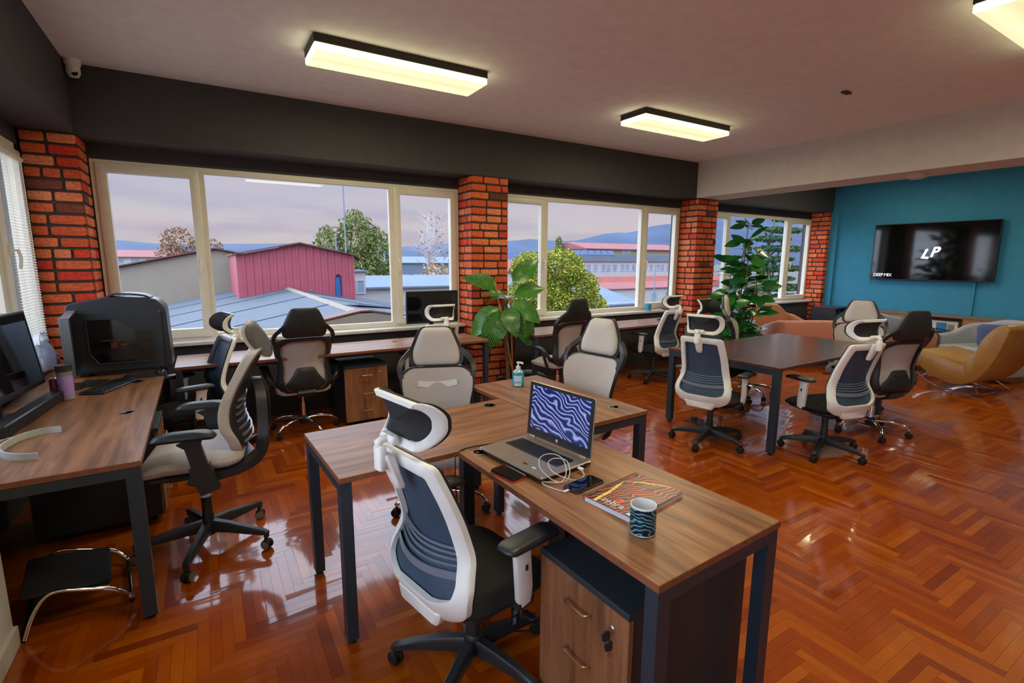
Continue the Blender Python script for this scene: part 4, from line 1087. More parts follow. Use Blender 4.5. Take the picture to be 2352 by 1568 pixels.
cb = MB()
pts = [(1.245, 1.492, .773), (1.236, 1.466, .768), (1.225, 1.446, .760), (1.182, 1.438, .7555), (1.128, 1.452, .775), (1.103, 1.492, .79), (1.113, 1.534, .808), (1.156, 1.550, .812), (1.192, 1.521, .806), (1.182, 1.482, .785), (1.150, 1.452, .763), (1.112, 1.455, .757),
       (1.078, 1.480, .775), (1.070, 1.530, .800), (1.095, 1.565, .822), (1.150, 1.575, .824), (1.185, 1.545, .812), (1.170, 1.490, .785), (1.120, 1.448, .762), (1.075, 1.478, .757), (1.058, 1.495, .7565), (1.052, 1.470, .7535), (1.066, 1.425, .7535), (1.082, 1.393, .7535), (1.100, 1.386, .7545)]
cb.tube(spline(pts, 5), .0017, 6)
co = cb.build('charging_cable', mat('white cable', (226, 228, 230), 0.5), None, 60); tag(co, 'white charging cable looped over the laptop keyboard to the smartphone', 'cable')
b = MB(); b.T = Matrix.Translation((1.242, 1.487, .772)) @ Matrix.Rotation(R(100), 4, 'Z'); b.rbox(0, 0, 0, .026, .014, .008, .003, .001)
b.T = Matrix.Translation((1.102, 1.388, .7550)) @ Matrix.Rotation(R(10), 4, 'Z'); b2 = MB(); b2.T = b.T; b2.rbox(-.010, 0, 0, .024, .010, .006, .003, .001)
b.build('plug', MT['white_print'], co, 40); b2.build('phone_plug', MT['white_print'], co, 40)

bc = MB(); bc.tube(spline([(1.300, 1.935, .7545), (1.20, 1.955, .7535), (1.10, 1.958, .7535), (1.004, 1.970, .7535), (0.94, 1.962, .7535), (0.895, 1.925, .7545), (0.878, 1.905, .735), (0.868, 1.885, .64), (0.872, 1.870, .50), (0.880, 1.850, .30), (0.900, 1.80, .08), (0.95, 1.72, .006), (1.10, 1.62, .005)], 5), .0028, 6)
o = bc.build('laptop_power_cable', MT['black_rubber'], None, 60); tag(o, 'black power cable running from the laptop over the desk edge', 'cable')

nb = plain('notebook', 'spiral notebook with a red and black zebra cover beside the mug', 'notebook', (1.275, 1.225, Z1), R(8.3))
b = MB(); b.slab([(-.155, -.108), (.155, -.108), (.155, .098), (-.155, .098)], 0.0, .0015, .0003); b.build('back_cover', MT['white_print'], nb, 0)
b = MB()
for k_ in range(6): b.slab([(-.153+.0004*k_, -.106), (.153, -.106+.0004*k_), (.153, .097), (-.153, .097)], .0016+.0024*k_, .0016+.0024*k_+.0021, .0002)
b.build('pages', mat('white paper', (214, 214, 226), 0.8, var=0.02), nb, 0)
b = MB()
cov = [[(-.155+.31*i/10, -.108+.206*j/6, .0163+.008*max(0, (1-j/6)-.55)*max(0, .6-i/10)) for i in range(11)] for j in range(7)]
vs = [p for r_ in cov for p in r_]; fs = [(j*11+i, j*11+i+1, (j+1)*11+i+1, (j+1)*11+i) for j in range(6) for i in range(10)]
b.add(vs, fs); b.add([(x, y, z-.0006) for x, y, z in vs], [tuple(reversed(q)) for q in fs])
b.build('front_cover', MT['zebra_book'], nb, 60)
MT['flame'] = mat('yellow flame print', (236, 196, 90), 0.35, var=0.2, scale=60)
MT['teal_pr'] = mat('pale teal print', (176, 206, 212), 0.35, var=0.2, scale=60)
b = MB()
for pts_ in ([(-.150, .064), (-.06, .070), (.02, .084), (.06, .086), (.02, .074), (-.06, .058), (-.150, .050)], [(.060, .078), (.11, .030), (.150, -.05), (.152, -.075), (.142, -.05), (.10, .024)]):
    n0 = len(b.v); b.add([(x, y, .0166) for x, y in pts_], [tuple(range(len(pts_)))])
b.build('flame_print', MT['flame'], nb, 0)
b = MB(); b.add([(-.153, -.104, .0207), (-.10, -.104, .0196), (0.0, -.105, .0175), (-.06, -.092, .0186), (-.150, -.078, .0196)], [(0, 1, 2, 3, 4)]); b.build('corner_print', MT['teal_pr'], nb, 0)
lettering('zebra_lettering', 'zebra', .042, MT['white_print'], nb, (-.130, .046, .0174), (0, 0, R(-90)), 0.0002, shear=0.1)
lettering('small_lettering', 'print house', .011, MT['white_print'], nb, (-.142, .020, .0176), (0, 0, R(-90)), 0.0002)
sp = MB()
for k_ in range(30):
    x = -.150+.300*k_/29
    sp.T = Matrix.Translation((x, .098, .009)) @ Matrix.Rotation(R(90), 4, 'Y')
    n_ = 10
    sp.tube([(.0115*math.cos(2*math.pi*i/n_), .0115*math.sin(2*math.pi*i/n_), .0012*i/n_) for i in range(n_+1)], .0009, 4)
so = sp.build('spiral_binding', MT['black_rubber'], nb, 40)

mg = plain('mug', 'white mug printed with teal zebra waves on the foreground desk', 'mug', (1.130, 1.040, Z1), R(20))
b = MB(); b.lathe([(0.0, 0.0), (.036, 0.0), (.0405, .003), (.0408, .007), (.0408, .089), (.0412, .094), (.0405, .096), (.038, .0955), (.0375, .09), (.037, .012), (.032, .008), (0, .008)], 32)
b.build('cup', mat('white glazed ceramic', (222, 226, 228), 0.15, var=0.01), mg, 50)
b = MB(); b.lathe([(.0408, .006), (.0411, .009), (.0411, .087), (.0408, .090)], 40, cap=False); b.build('print', MT['zebra_mug'], mg, 50)
b = MB(); b.T = Matrix.Rotation(R(35), 4, 'Z'); b.sweep(spline([(.040, 0, .076), (.062, 0, .078), (.074, 0, .060), (.068, 0, .034), (.050, 0, .022), (.040, 0, .022)], 5), [(-.006, -.004), (.006, -.004), (.006, .004), (-.006, .004)], up=(0, 1, 0)); b.build('handle', mat('white mug handle', (222, 226, 228), 0.15), mg, 50)

sb = plain('soap_bottle', 'turquoise liquid soap bottle with a white pump', 'bottle', (1.79, 2.835, Z1), R(-31))
MT['soap'] = mat('turquoise soap', (14, 158, 186), 0.12, coat=0.6)
def oval(prof, mb_, sx=1.0, sy=.66, n=24):
    mb_.loft([[(r*sx*math.cos(2*math.pi*j/n), r*sy*math.sin(2*math.pi*j/n), z) for j in range(n)] for r, z in prof])
b = MB(); oval([(.034, 0), (.040, .004), (.042, .03), (.041, .075), (.036, .098)], b); b.build('body', MT['soap'], sb, 60)
b = MB(); oval([(.036, .098), (.026, .113), (.016, .119), (.014, .124)], b); b.build('shoulder', mat('clear pale plastic', (170, 206, 214), 0.1, coat=0.5), sb, 60)
b = MB(); b.lathe([(.015, .118), (.016, .122), (.016, .138), (.006, .140), (.006, .158), (.011, .160), (.012, .170), (0, .171)], 16); b.sweep([(0, 0, .165), (.018, -.006, .166), (.034, -.011, .160)], [(-.007, -.005), (.007, -.005), (.006, .005), (-.006, .005)]); b.build('pump', MT['white_print'], sb, 50)
def lab(prof_z, a0, a1, r0=.0426):
    q = MB(); n = 8; L = []
    for z in prof_z:
        L.append([(r0*1.0*math.cos(R(a0+(a1-a0)*i/n)), r0*.66*math.sin(R(a0+(a1-a0)*i/n)), z) for i in range(n+1)])
    vs = [p for r_ in L for p in r_]; k_ = n+1
    q.add(vs, [(j*k_+i, j*k_+i+1, (j+1)*k_+i+1, (j+1)*k_+i) for j in range(len(L)-1) for i in range(n)]); return q
lab((.024, .050, .078), 225, 305).build('label', mat('white bottle label', (196, 222, 236), 0.4), sb, 60)
lab((.030, .036), 228, 302, .0429).build('label_stripe', mat('blue label stripe', (40, 140, 196), 0.4), sb, 60)
lab((.007, .020), 230, 300, .0424).build('label_foot', MT['white_print'], sb, 60)

# ------------------------------------------------------------------ things on the desk along the left wall
MT['case'] = mat('black computer case', (46, 51, 58), 0.38, var=0.05)
MT['case_window'] = mat('dark case window', (12, 11, 13), 0.08, coat=0.6)
pc = plain('computer_tower', 'large black gaming computer tower with a side window and top handle', 'computer', (-0.565, 4.625, Z1), R(-2))
# local x right, y into depth, z up
sil = roundpoly([(-.295, .02), (.285, .02), (.300, .06), (.290, .50), (.235, .560), (-.05, .580), (-.285, .535), (-.300, .50)], [.02, .02, .02, .05, .03, .05, .03, .02], 4)
b = MB(); b.slab(sil, 0.012, .235, .006, lambda x, z, d: (x, d, z)); b.build('case', MT['case'], pc, 40)
b = MB(); b.slab(roundpoly([(-.275, .035), (.255, .035), (.262, .475), (-.275, .475)], .02, 4), -0.004, 0.014, .005, lambda x, z, d: (x, d, z)); sd = b.build('side_panel', MT['case'], pc, 40)
wo = roundpoly([(-.195, .16), (-.145, .085), (.215, .085), (.205, .33), (.10, .345), (.00, .430), (-.20, .430)], .02, 4)
b = MB(); b.ringframe(wo, inset(wo, .014), lambda x, z, d: (x, -d, z), 0.002, .012, b=.003); b.build('window_rim', MT['case'], sd, 40)
b = MB(); b.slab(inset(wo, .013), -.006, -.003, .0005, lambda x, z, d: (x, d, z)); b.build('side_window', MT['case_window'], sd, 0)
for cz in (.165, .275):
    g = roundpoly([(.085, cz-.05), (.195, cz-.05), (.190, cz+.048), (.090, cz+.048)], .012, 3)
    b = MB(); b.ringframe(g, inset(g, .008), lambda x, z, d: (x, -d, z), .006, .012, b=.002)
    for r_ in range(9):
        for c_ in range(9): b.add([(.098+.010*c_, -.0068, cz-.036+.009*r_), (.103+.010*c_, -.0068, cz-.036+.009*r_), (.103+.010*c_, -.0068, cz-.031+.009*r_), (.098+.010*c_, -.0068, cz-.031+.009*r_)], [(0, 1, 2, 3)])
    b.build('vent_grille', MT['silver_dark'], sd, 40)
b = MB(); b.box(-.12, .02, -.0066, -.0058, .26, .268); b.box(-.06, -.02, -.0066, -.0058, .20, .25); b.box(.0, .04, -.0066, -.0058, .22, .235)
b.build('circuit_board', mat('reddish circuit parts', (96, 50, 44), 0.3, var=0.4, scale=80), sd, 0)
b = MB(); b.sweep(spline([(-.06, .12, .575), (-.02, .12, .597), (.08, .12, .597), (.16, .12, .585), (.20, .12, .565)], 4), [(-.09, -.007), (.09, -.007), (.09, .007), (-.09, .007)]); b.build('top_handle', MT['case'], pc, 40)
b = MB(); b.box(-.01, .09, .028, .0295, .586, .594); b.build('handle_trim', MT['silver'], pc, 0)
b = MB()
for sx in (-.24, .24):
    for sy in (.04, .20): b.rbox(sx, sy, .010, .05, .03, .020, .008, .003)
b.build('foot', MT['black_rubber'], pc, 40)

def monitor(label, loc, rotz, w, h, z0, thick=.03, tilt=0, screen='screen', base=True, back='bezel', bot=.018, group=None):
    """screen faces local -y"""
    t = plain('monitor', label, 'monitor', loc, rotz, group)
    T = Matrix.Translation((0, 0, z0)) @ Matrix.Rotation(R(-tilt), 4, 'X')
    b = MB(); b.T = T; b.slab(rrect(w, h, .006, 2, 0, h/2), 0, thick, .003, lambda x, z, d: (x, d, z)); b.build('housing', MT[back], t, 40)
    b = MB(); b.T = T; b.slab([(-w/2+.012, bot), (w/2-.012, bot), (w/2-.012, h-.012), (-w/2+.012, h-.012)], -.0012, 0.0005, .0002, lambda x, z, d: (x, d, z)); b.build('screen', MT[screen], t, 0)
    b = MB(); b.T = T; b.ringframe(rrect(w, h, .006, 2, 0, h/2), rrect(w-.026, h-.014-bot, .002, 2, 0, h/2+(bot-.012)/2), lambda x, z, d: (x, -d, z), 0, .004, b=.001); b.build('bezel', MT['bezel'], t, 40)
    if base:
        b = MB(); b.sweep([(0, thick+.035, .008), (0, thick+.03, z0*0.6), (0, thick+.005, z0+h*.35)], [(-.022, -.010), (.022, -.010), (.022, .010), (-.022, .010)], up=(0, -1, 0)); b.build('stand_neck', MT['bezel'], t, 40)
        b = MB(); b.slab(rrect(.23, .16, .05, 5, 0, thick+.02), 0, .010, .003); b.build('stand_base', MT['bezel'], t, 40)
    return t
monitor('wide black monitor at the left photo edge, on the desk along the left wall', (-0.925, 3.60, Z1), R(83), .80, .44, .115, .04, 7, bot=.03)
sbar = plain('sound_bar', 'long black sound bar below the wide monitor at the left photo edge', 'speaker', (-0.855, 3.62, Z1), R(84))
b = MB(); b.rbox(0, 0, .036, .86, .07, .062, .012, .006); b.build('body', MT['bezel'], sbar, 40)
b = MB(); b.box(-.40, .40, -.0362, -.0352, .012, .058); b.build('grille', MT['black_rubber'], sbar, 0)
b = MB(); b.box(-.38, -.30, -.03, .03, 0, .006); b.box(.30, .38, -.03, .03, 0, .006); b.build('foot', MT['black_rubber'], sbar, 0)
monitor('black monitor seen nearly edge-on between the bottle and the computer tower', (-0.765, 4.325, Z1), R(96), .60, .375, .12, .05, 0, back='case_grey' if False else 'lumbar')
monitor('small black monitor at the right end of the long desk under the red shed window', (2.115, 5.12, Z1), R(-1), .60, .35, .175, .03, 0)

kb = plain('keyboard', 'black computer keyboard on the desk along the left wall', 'keyboard', (-0.600, 4.215, Z1), R(68))
b = MB(); b.slab(rrect(.42, .150, .012, 3), 0, .014, .004); b.build('body', MT['bezel'], kb, 40)
k = MB()
for r_ in range(6):
    for c_ in range(20):
        x = -.196+.0198*c_; y = .052-.0212*r_
        if c_ in (15,) or (c_ == 19 and r_ == 0): continue
        k.slab([(x, y-.008), (x+.0165, y-.008), (x+.0165, y+.008), (x, y+.008)], .014, .0195, .0012)
ko = k.build('key', MT['key'], kb, 0); ko['kind'] = 'stuff'
mp = plain('mouse_mat', 'black mouse mat lying under the monitor stand left of the keyboard', 'mat', (-0.735, 4.40, Z1), R(70))
b = MB(); b.slab(rrect(.22, .15, .015, 3), 0, .004, .001); b.build('pad', MT['black_rubber'], mp, 0)
mp = plain('drawing_tablet', 'thin black drawing tablet in front of the computer tower', 'tablet', (-0.43, 4.50, Z1), R(4))
b = MB(); b.slab(rrect(.26, .15, .010, 3), 0, .008, .002); b.build('slate', MT['bezel'], mp, 40)
b = MB(); b.slab(rrect(.20, .12, .004, 2, .01, 0), .008, .0085, .0002); b.build('active_area', MT['silver_dark'], mp, 0)
ms = plain('computer_mouse', 'black mouse resting on the thin tablet by the computer tower', 'mouse', (-0.338, 4.51, Z1+.0086), R(10))
b = MB(); b.cushion(rrect(.062, .105, .030, 6), lambda x, y, s: (x, y, .006+.026*math.sqrt(max(0, 1-s**3))), lambda x, y, s: (x, y, 0.0), rings=(0, .4, .7, .9, 1)); b.build('body', MT['bezel'], ms, 60)
b = MB(); b.T = Matrix.Translation((0, .028, .029)) @ Matrix.Rotation(R(90), 4, 'Y'); b.lathe([(0, -.003), (.007, -.003), (.007, .003), (0, .003)], 12); b.build('scroll_wheel', MT['black_rubber'], ms, 40)

bt = plain('shaker_bottle', 'clear bottle of lavender liquid with a dark lid and round black logo', 'bottle', (-0.778, 3.965, Z1), R(-60))
b = MB(); b.lathe([(0, 0.001), (.034, 0.001), (.038, .006), (.039, .02)], 28); b.build('bottle_foot', mat('clear bottle plastic', (176, 170, 178), 0.1, coat=0.6), bt, 50)
b = MB(); b.lathe([(.0385, .020), (.0391, .05), (.0391, .145), (.0385, .150)], 28); b.build('liquid', mat('lavender drink', (178, 146, 216), 0.15, coat=0.6), bt, 50)
b = MB(); b.lathe([(.0385, .150), (.0385, .172), (.042, .178)], 28); b.build('clear_neck', mat('clear neck plastic', (150, 150, 150), 0.1, coat=0.6), bt, 50)
b = MB(); b.lathe([(.0390, .176), (.0400, .180), (.0400, .212), (.043, .216), (0, .217)], 28); b.build('lid', mat('dark grey lid', (62, 62, 62), 0.45), bt, 50)
q = MB(); q.T = Matrix.Translation((0, -.0436, .078)) @ Matrix.Rotation(R(90), 4, 'X')
q.v = []; n_ = 20; ring = []
for j in range(n_):
    a = 2*math.pi*j/n_; dx = .024*math.cos(a); ang = dx/.0391
    ring.append((.0394*math.sin(ang), -.0394*math.cos(ang), .078+.024*math.sin(a)))
q.T = None; q.add(ring+[(0, -.0396, .078)], [(j, (j+1) % n_, n_) for j in range(n_)]); q.build('logo_disc', MT['key'], bt, 50)
lettering('logo_lettering', 'GL', .018, MT['white_print'], bt, (0, -.0402, .0715), (R(90), 0, 0), .0002, 'CENTER')
lettering('logo_lettering', 'O', .018, MT['key'], bt, (0, -.0400, .115), (R(90), R(-90), 0), .0002, 'CENTER')
cn = plain('small_can', 'small dark red can standing behind the lavender bottle', 'can', (-0.835, 4.00, Z1), 0)
b = MB(); b.lathe([(0, 0), (.024, 0), (.026, .004), (.026, .122), (.022, .130)], 20); b.build('body', mat('dark red can', (112, 38, 40), 0.3, var=0.2, scale=40), cn, 50)
b = MB(); b.lathe([(.022, .130), (.022, .133), (.019, .131), (0, .131)], 20); b.build('lid', MT['chrome'], cn, 50)

bd = MB()
path = spline([(x_, y_, Z1+.016) for x_, y_ in ((-.671, 3.208), (-.737, 3.212), (-.803, 3.156), (-.830, 3.071), (-.836, 2.993), (-.817, 2.920), (-.778, 2.861), (-.728, 2.822), (-.672, 2.802))], 4)
bd.sweep(path, [(-.003, -.0155), (.003, -.0155), (.003, .0155), (-.003, .0155)])
o = bd.build('curved_band', mat('pale grey plastic band', (188, 194, 194), 0.4), None, 50); tag(o, 'pale grey curved plastic band lying on the desk along the left wall', 'band')
cbl = MB(); cbl.tube(spline([(-0.80, 3.235, Z1+.004), (-0.86, 3.21, Z1+.004), (-0.93, 3.13, Z1+.004), (-0.99, 3.02, Z1+.004), (-1.02, 2.90, Z1+.004)], 5), .003, 6); cbl.tube([(-0.762, 3.247, Z1+.0055), (-0.805, 3.234, Z1+.0055)], .0052, 8)
o = cbl.build('white_usb_cable', MT['white_print'], None, 50); tag(o, 'white cable end lying behind the curved band', 'cable')
bg = plain('plastic_bag', 'crumpled white plastic shopping bag on the sill by the corner pillar', 'bag', (-1.00, 4.62, .838), R(85))
rnd = random.Random(4)
b = MB(); loops = []
for k_, (w, d, z) in enumerate(((.10, .045, 0), (.125, .055, .03), (.125, .05, .09), (.115, .04, .14), (.095, .02, .175), (.085, .008, .20))):
    loops.append([(w*math.cos(2*math.pi*j/22)*(1+rnd.uniform(-.12, .12)), d*math.sin(2*math.pi*j/22)*(1+rnd.uniform(-.3, .3)), z+rnd.uniform(-.008, .008) if k_ else z) for j in range(22)])
b.loft(loops); b.build('bag_body', mat('thin white plastic', (214, 220, 226), 0.4, var=0.04, scale=20, bump=0.3, bscale=40), bg, 50)
b = MB()
for sx in (-1, 1): b.sweep(spline([(sx*.085, 0, .185), (sx*.07, .004, .235), (sx*.03, .006, .262), (sx*.0, .004, .255)], 5), [(-.003, -.016), (.003, -.016), (.003, .016), (-.003, .016)], up=(0, 1, 0))
b.build('bag_handle', mat('white plastic handle', (220, 224, 228), 0.4), bg, 50)
b = MB(); b.cushion(roundpoly([(.03, .012), (.118, .010), (.120, .060), (.05, .075)], .02, 4), lambda x, z, s: (x, -.052-.010*(1-s), z), lambda x, z, s: (x, -.045, z), rings=(0, .5, 1)); b.build('red_print', MT['red_print'], bg, 50)
b = MB(); b.cushion(roundpoly([(.06, .075), (.118, .070), (.116, .090), (.07, .088)], .006, 3), lambda x, z, s: (x, -.050-.006*(1-s), z), lambda x, z, s: (x, -.044, z), rings=(0, .5, 1)); b.build('blue_print', mat('blue bag print', (20, 90, 190), 0.4), bg, 50)
bx_ = plain('cardboard_box', 'pinkish brown box on the left window sill behind the wide monitor', 'box', (-1.075, 4.05, .838), R(90))
b = MB(); b.rbox(0, 0, .21, .34, .06, .42, .004, .002); b.build('carton', mat('pinkish card', (172, 130, 128), 0.7, var=0.08), bx_, 0)
b = MB(); b.rbox(0, 0, .425, .345, .065, .02, .004, .002); b.build('lid', mat('brown card', (120, 76, 62), 0.7), bx_, 0)

# under the left desk
fr = plain('foot_rest', 'black footrest in a bent chrome tube frame under the left desk', 'footrest', (-0.60, 2.90, 0), R(8))
b = MB(); b.slab(rrect(.30, .36, .02, 3), 0, .018, .004, lambda x, y, z: (x-.05, y, .155+z-.16*x)); b.build('board', MT['black_rubber'], fr, 40)
for sy in (-.20, .20):
    b = MB(); b.tube(spline([(-.20, sy, .012), (-.17, sy, .10), (-.13, sy, .165), (-.08, sy, .185), (.02, sy, .15), (.09, sy, .125)], 5), .009, 8); b.build('side_tube', MT['chrome'], fr, 50)
b = MB(); b.tube(spline([(.07, -.20, .13), (.12, -.20, .10), (.155, -.19, .06), (.165, -.16, .04), (.165, .16, .04), (.155, .19, .06), (.12, .20, .10), (.07, .20, .13)], 5), .011, 8); b.build('front_tube', MT['chrome'], fr, 50)
b = MB(); b.tube([(-.20, -.20, .012), (-.20, .20, .012)], .011, 8); b.tube([(.165, -.16, .04), (.165, -.16, .0)], .011, 8); b.tube([(.165, .16, .04), (.165, .16, .0)], .011, 8); b.build('rear_tube', MT['black_rubber'], fr, 50)

# sill and window desks
tc = plain('turquoise_cup', 'small turquoise glass on the window sill by the third brick pillar', 'cup', (5.92, 5.55, .838), 0)
b = MB(); b.lathe([(0, 0), (.036, 0), (.04, .01), (.043, .10), (.041, .10), (.037, .012), (0, .012)], 18); b.build('glass', mat('turquoise glass', (30, 150, 200), 0.1, coat=0.5), tc, 50)
ds = plain('ashtray', 'small dark dish on the sill beside the turquoise glass', 'dish', (6.32, 5.56, .838), 0)
b = MB(); b.lathe([(0, 0), (.05, 0), (.065, .018), (.060, .020), (.045, .008), (0, .008)], 20); b.build('bowl', MT['bezel'], ds, 50)
ms2 = plain('wireless_mouse', 'black mouse on the window desk beside the third brick pillar', 'mouse', (5.66, 5.06, Z1), R(40))
b = MB(); b.cushion(rrect(.062, .11, .030, 6), lambda x, y, s: (x, y, .006+.028*math.sqrt(max(0, 1-s**3))), lambda x, y, s: (x, y, 0.0), rings=(0, .4, .7, .9, 1)); b.build('body', MT['bezel'], ms2, 60)
ht = plain('electric_heater', 'white electric heater standing behind the mesh chair by the third brick pillar', 'heater', (6.40, 5.02, 0), R(-20))
b = MB(); b.slab(roundpoly([(-.15, .05), (.15, .05), (.16, .60), (.10, .70), (-.10, .70), (-.16, .60)], [.02, .02, .06, .08, .08, .06], 5), -.055, .055, .02, lambda x, z, d: (x, d, z)); b.build('body', MT['wall_white'], ht, 40)
b = MB()
for k_ in range(9): b.box(-.10, .10, -.0575, -.054, .50-.022*k_, .508-.022*k_)
b.build('grille', MT['silver_dark'], ht, 0)
b = MB(); b.box(-.05, .05, -.0575, -.054, .60, .64); b.build('control_panel', MT['silver_dark'], ht, 0)
b = MB(); b.rbox(-.12, 0, .025, .05, .20, .05, .01, .004); b.rbox(.12, 0, .025, .05, .20, .05, .01, .004); b.build('foot', MT['silver_dark'], ht, 40)
fx = plain('floor_socket', 'open metal floor socket box by the left leg of the meeting table', 'socket', (4.145, 3.20, 0), R(10))
b = MB(); b.rbox(0, 0, .004, .17, .13, .008, .004, .002); b.build('plate', MT['silver_dark'], fx, 40)
b = MB(); b.rbox(.01, .005, .022, .04, .05, .036, .008, .004); b.build('plug', MT['brown_board'], fx, 40)
# ------------------------------------------------------------------ lounge end of the room
MT['leather'] = mat('tan leather', (170, 124, 62), 0.38, var=0.05, bump=0.08, bscale=120)
MT['pink_fabric'] = mat('dusty pink fabric', (214, 142, 120), 0.9, var=0.06, scale=60, bump=0.2, bscale=300, sheen=0.3)
MT['brown_fabric'] = mat('rust brown fabric', (178, 112, 72), 0.9, var=0.06, scale=60, bump=0.2, bscale=300, sheen=0.3)
MT['blue_fabric'] = mat('slate blue fabric', (132, 150, 182), 0.9, var=0.06, scale=60, bump=0.2, bscale=300, sheen=0.3)
MT['greyblue_fabric'] = mat('grey blue fabric', (150, 153, 164), 0.9, var=0.06, scale=60, bump=0.2, bscale=300, sheen=0.3)
MT['cushion_blue'] = mat('blue cushion fabric', (76, 92, 140), 0.9, var=0.05, scale=80)
MT['cabinet_wood'] = wood('brown cabinet front', (128, 80, 44), (156, 100, 58), (172, 114, 70), 2, 0.5)
MT['cabinet_top'] = mat('grey brown cabinet top', (120, 104, 92), 0.5)

# rocking lounge chair: profile in (forward, up), extruded across its width
ln = thing('rocking_lounge_chair', 'tan leather rocking lounge chair on a chrome sled base', 'chair', (7.95, 2.75, 0), R(80.2-90))
prof = [(-.047, .473), (-.012, .345), (-.098, .238), (-.238, .160), (-.393, .104), (-.533, .103), (-.660, .170), (-.772, .318), (-.866, .560), (-.935, .850), (-.900, .900), (-.803, .868), (-.717, .758), (-.661, .637), (-.636, .527), (-.575, .484), (-.530, .410), (-.525, .345)]
o = roundpoly(prof, [.03, .08, .2, .2, .2, .2, .2, .2, .3, .03, .03, .06, .2, .1, .04, .05, .03, .02], 4)
b = MB(); b.slab(o, 0.0, .80, .010, lambda y, z, d: (d, y, z)); b.build('shell', MT['leather'], ln, 50)
b = MB(); so = roundpoly([(-.05, .478), (-.05, .40), (-.53, .30), (-.55, .36), (-.51, .400)], .02, 3); b.slab(so, .05, .75, .012, lambda y, z, d: (d, y, z+.006)); b.build('seat_cushion', MT['leather'], ln, 50)
b = MB(); b.tube(spline([(.04, -.285, .385), (.035, -.40, .30), (.035, -.46, .24), (.035, -.50, .25)], 5), .004, 6); b.build('seam', MT['leather'], ln, 60)
for sx in (.06, .74):
    b = MB(); b.sweep(spline([(sx, -.02, .175), (sx, -.15, .085), (sx, -.30, .032), (sx, -.48, .006), (sx, -.62, .008), (sx, -.76, .042), (sx, -.86, .095)], 5), [(-.016, -.006), (.016, -.006), (.016, .006), (-.016, .006)]); b.build('rocker', MT['chrome'], ln, 50)
    b = MB(); b.sweep([(sx, -.70, .026), (sx+(.1 if sx < .4 else -.1), -.60, .13)], [(-.014, -.005), (.014, -.005), (.014, .005), (-.014, .005)]); b.sweep([(sx, -.08, .128), (sx+(.1 if sx < .4 else -.1), -.16, .215)], [(-.014, -.005), (.014, -.005), (.014, .005), (-.014, .005)]); b.build('strut', MT['chrome'], ln, 50)

def tub(name, label, loc, rotz, w, d, heights, seat=.42, m='blue_fabric', th=.10, cat='chair', cushions=0, legs=True, cm=None):
    """upholstered chair or sofa; faces local -y; heights: list of (fraction round the shell, height)"""
    t = thing(name, label, cat, loc, rotz)
    path = []
    N = 36
    base = roundpoly([(-w/2, -d/2), (-w/2, d/2), (w/2, d/2), (w/2, -d/2)], [.02, min(w, d)*.42, min(w, d)*.42, .02], 10)
    # base runs from left front round the back to right front
    base = base[6:-6] if False else base
    pts = [Vector((x, y, 0)) for x, y in base]
    L = [0]
    for a, b_ in zip(pts, pts[1:]): L.append(L[-1]+(b_-a).length)
    loops = []
    for k in range(N+1):
        s = L[-1]*k/N
        i = max(j for j in range(len(L)) if L[j] <= s+1e-9); i = min(i, len(pts)-2)
        f = (s-L[i])/max(1e-6, L[i+1]-L[i]); p = pts[i].lerp(pts[i+1], f)
        q = pts[min(i+2, len(pts)-1)]; p0 = pts[max(i-1, 0)]
        tg = (q-p0).normalized(); nrm = Vector((tg.y, -tg.x, 0))      # towards the inside
        h = interp(k/N, heights); lean = .07*max(0, (h-.35))
        sec = [(0, .10), (-lean*.6, .10+(h-.10)*.55), (-lean, h-.04), (-lean+.02, h-.010), (-lean+th*.5, h), (-lean+th-.02, h-.012), (-lean+th, h-.05), (-lean*.3+th, .10+(h-.10)*.5), (th, .10)]
        loops.append([p+nrm*a+Vector((0, 0, z)) for a, z in sec])
    b = MB(); b.loft(loops); b.build('shell', MT[m], t, 50)
    b = MB(); o_ = roundpoly([(-w/2+th*.8, -d/2-.03), (-w/2+th*.8, d/2-th*.6), (w/2-th*.8, d/2-th*.6), (w/2-th*.8, -d/2-.03)], [.05, min(w, d)*.34, min(w, d)*.34, .05], 6)
    b.slab(o_, .12, seat, .035); b.build('seat', MT[cm or m], t, 50)
    if legs:
        for sx in (-1, 1):
            for sy in (-1, 1):
                b = MB(); b.lathe([(.012, 0), (.02, .13), (0, .13)], 10, (sx*(w/2-.12), sy*(d/2-.12), 0)); b.build('leg', MT['brown_board'], t, 50)
    return t
def pad(t, name, m, c, rx, ry, th, tilt, rotz=0):
    b = MB(); b.T = Matrix.Translation(c) @ Matrix.Rotation(rotz, 4, 'Z') @ Matrix.Rotation(tilt, 4, 'X')
    o_ = rrect(rx, ry, .07, 5)
    b.cushion(o_, lambda x, y, s: (x, y, th*math.sqrt(max(0, 1-s**3))), lambda x, y, s: (x, y, -th*math.sqrt(max(0, 1-s**3))), rings=(0, .3, .6, .85, .95, 1)); return b.build(name, m, t, 60)

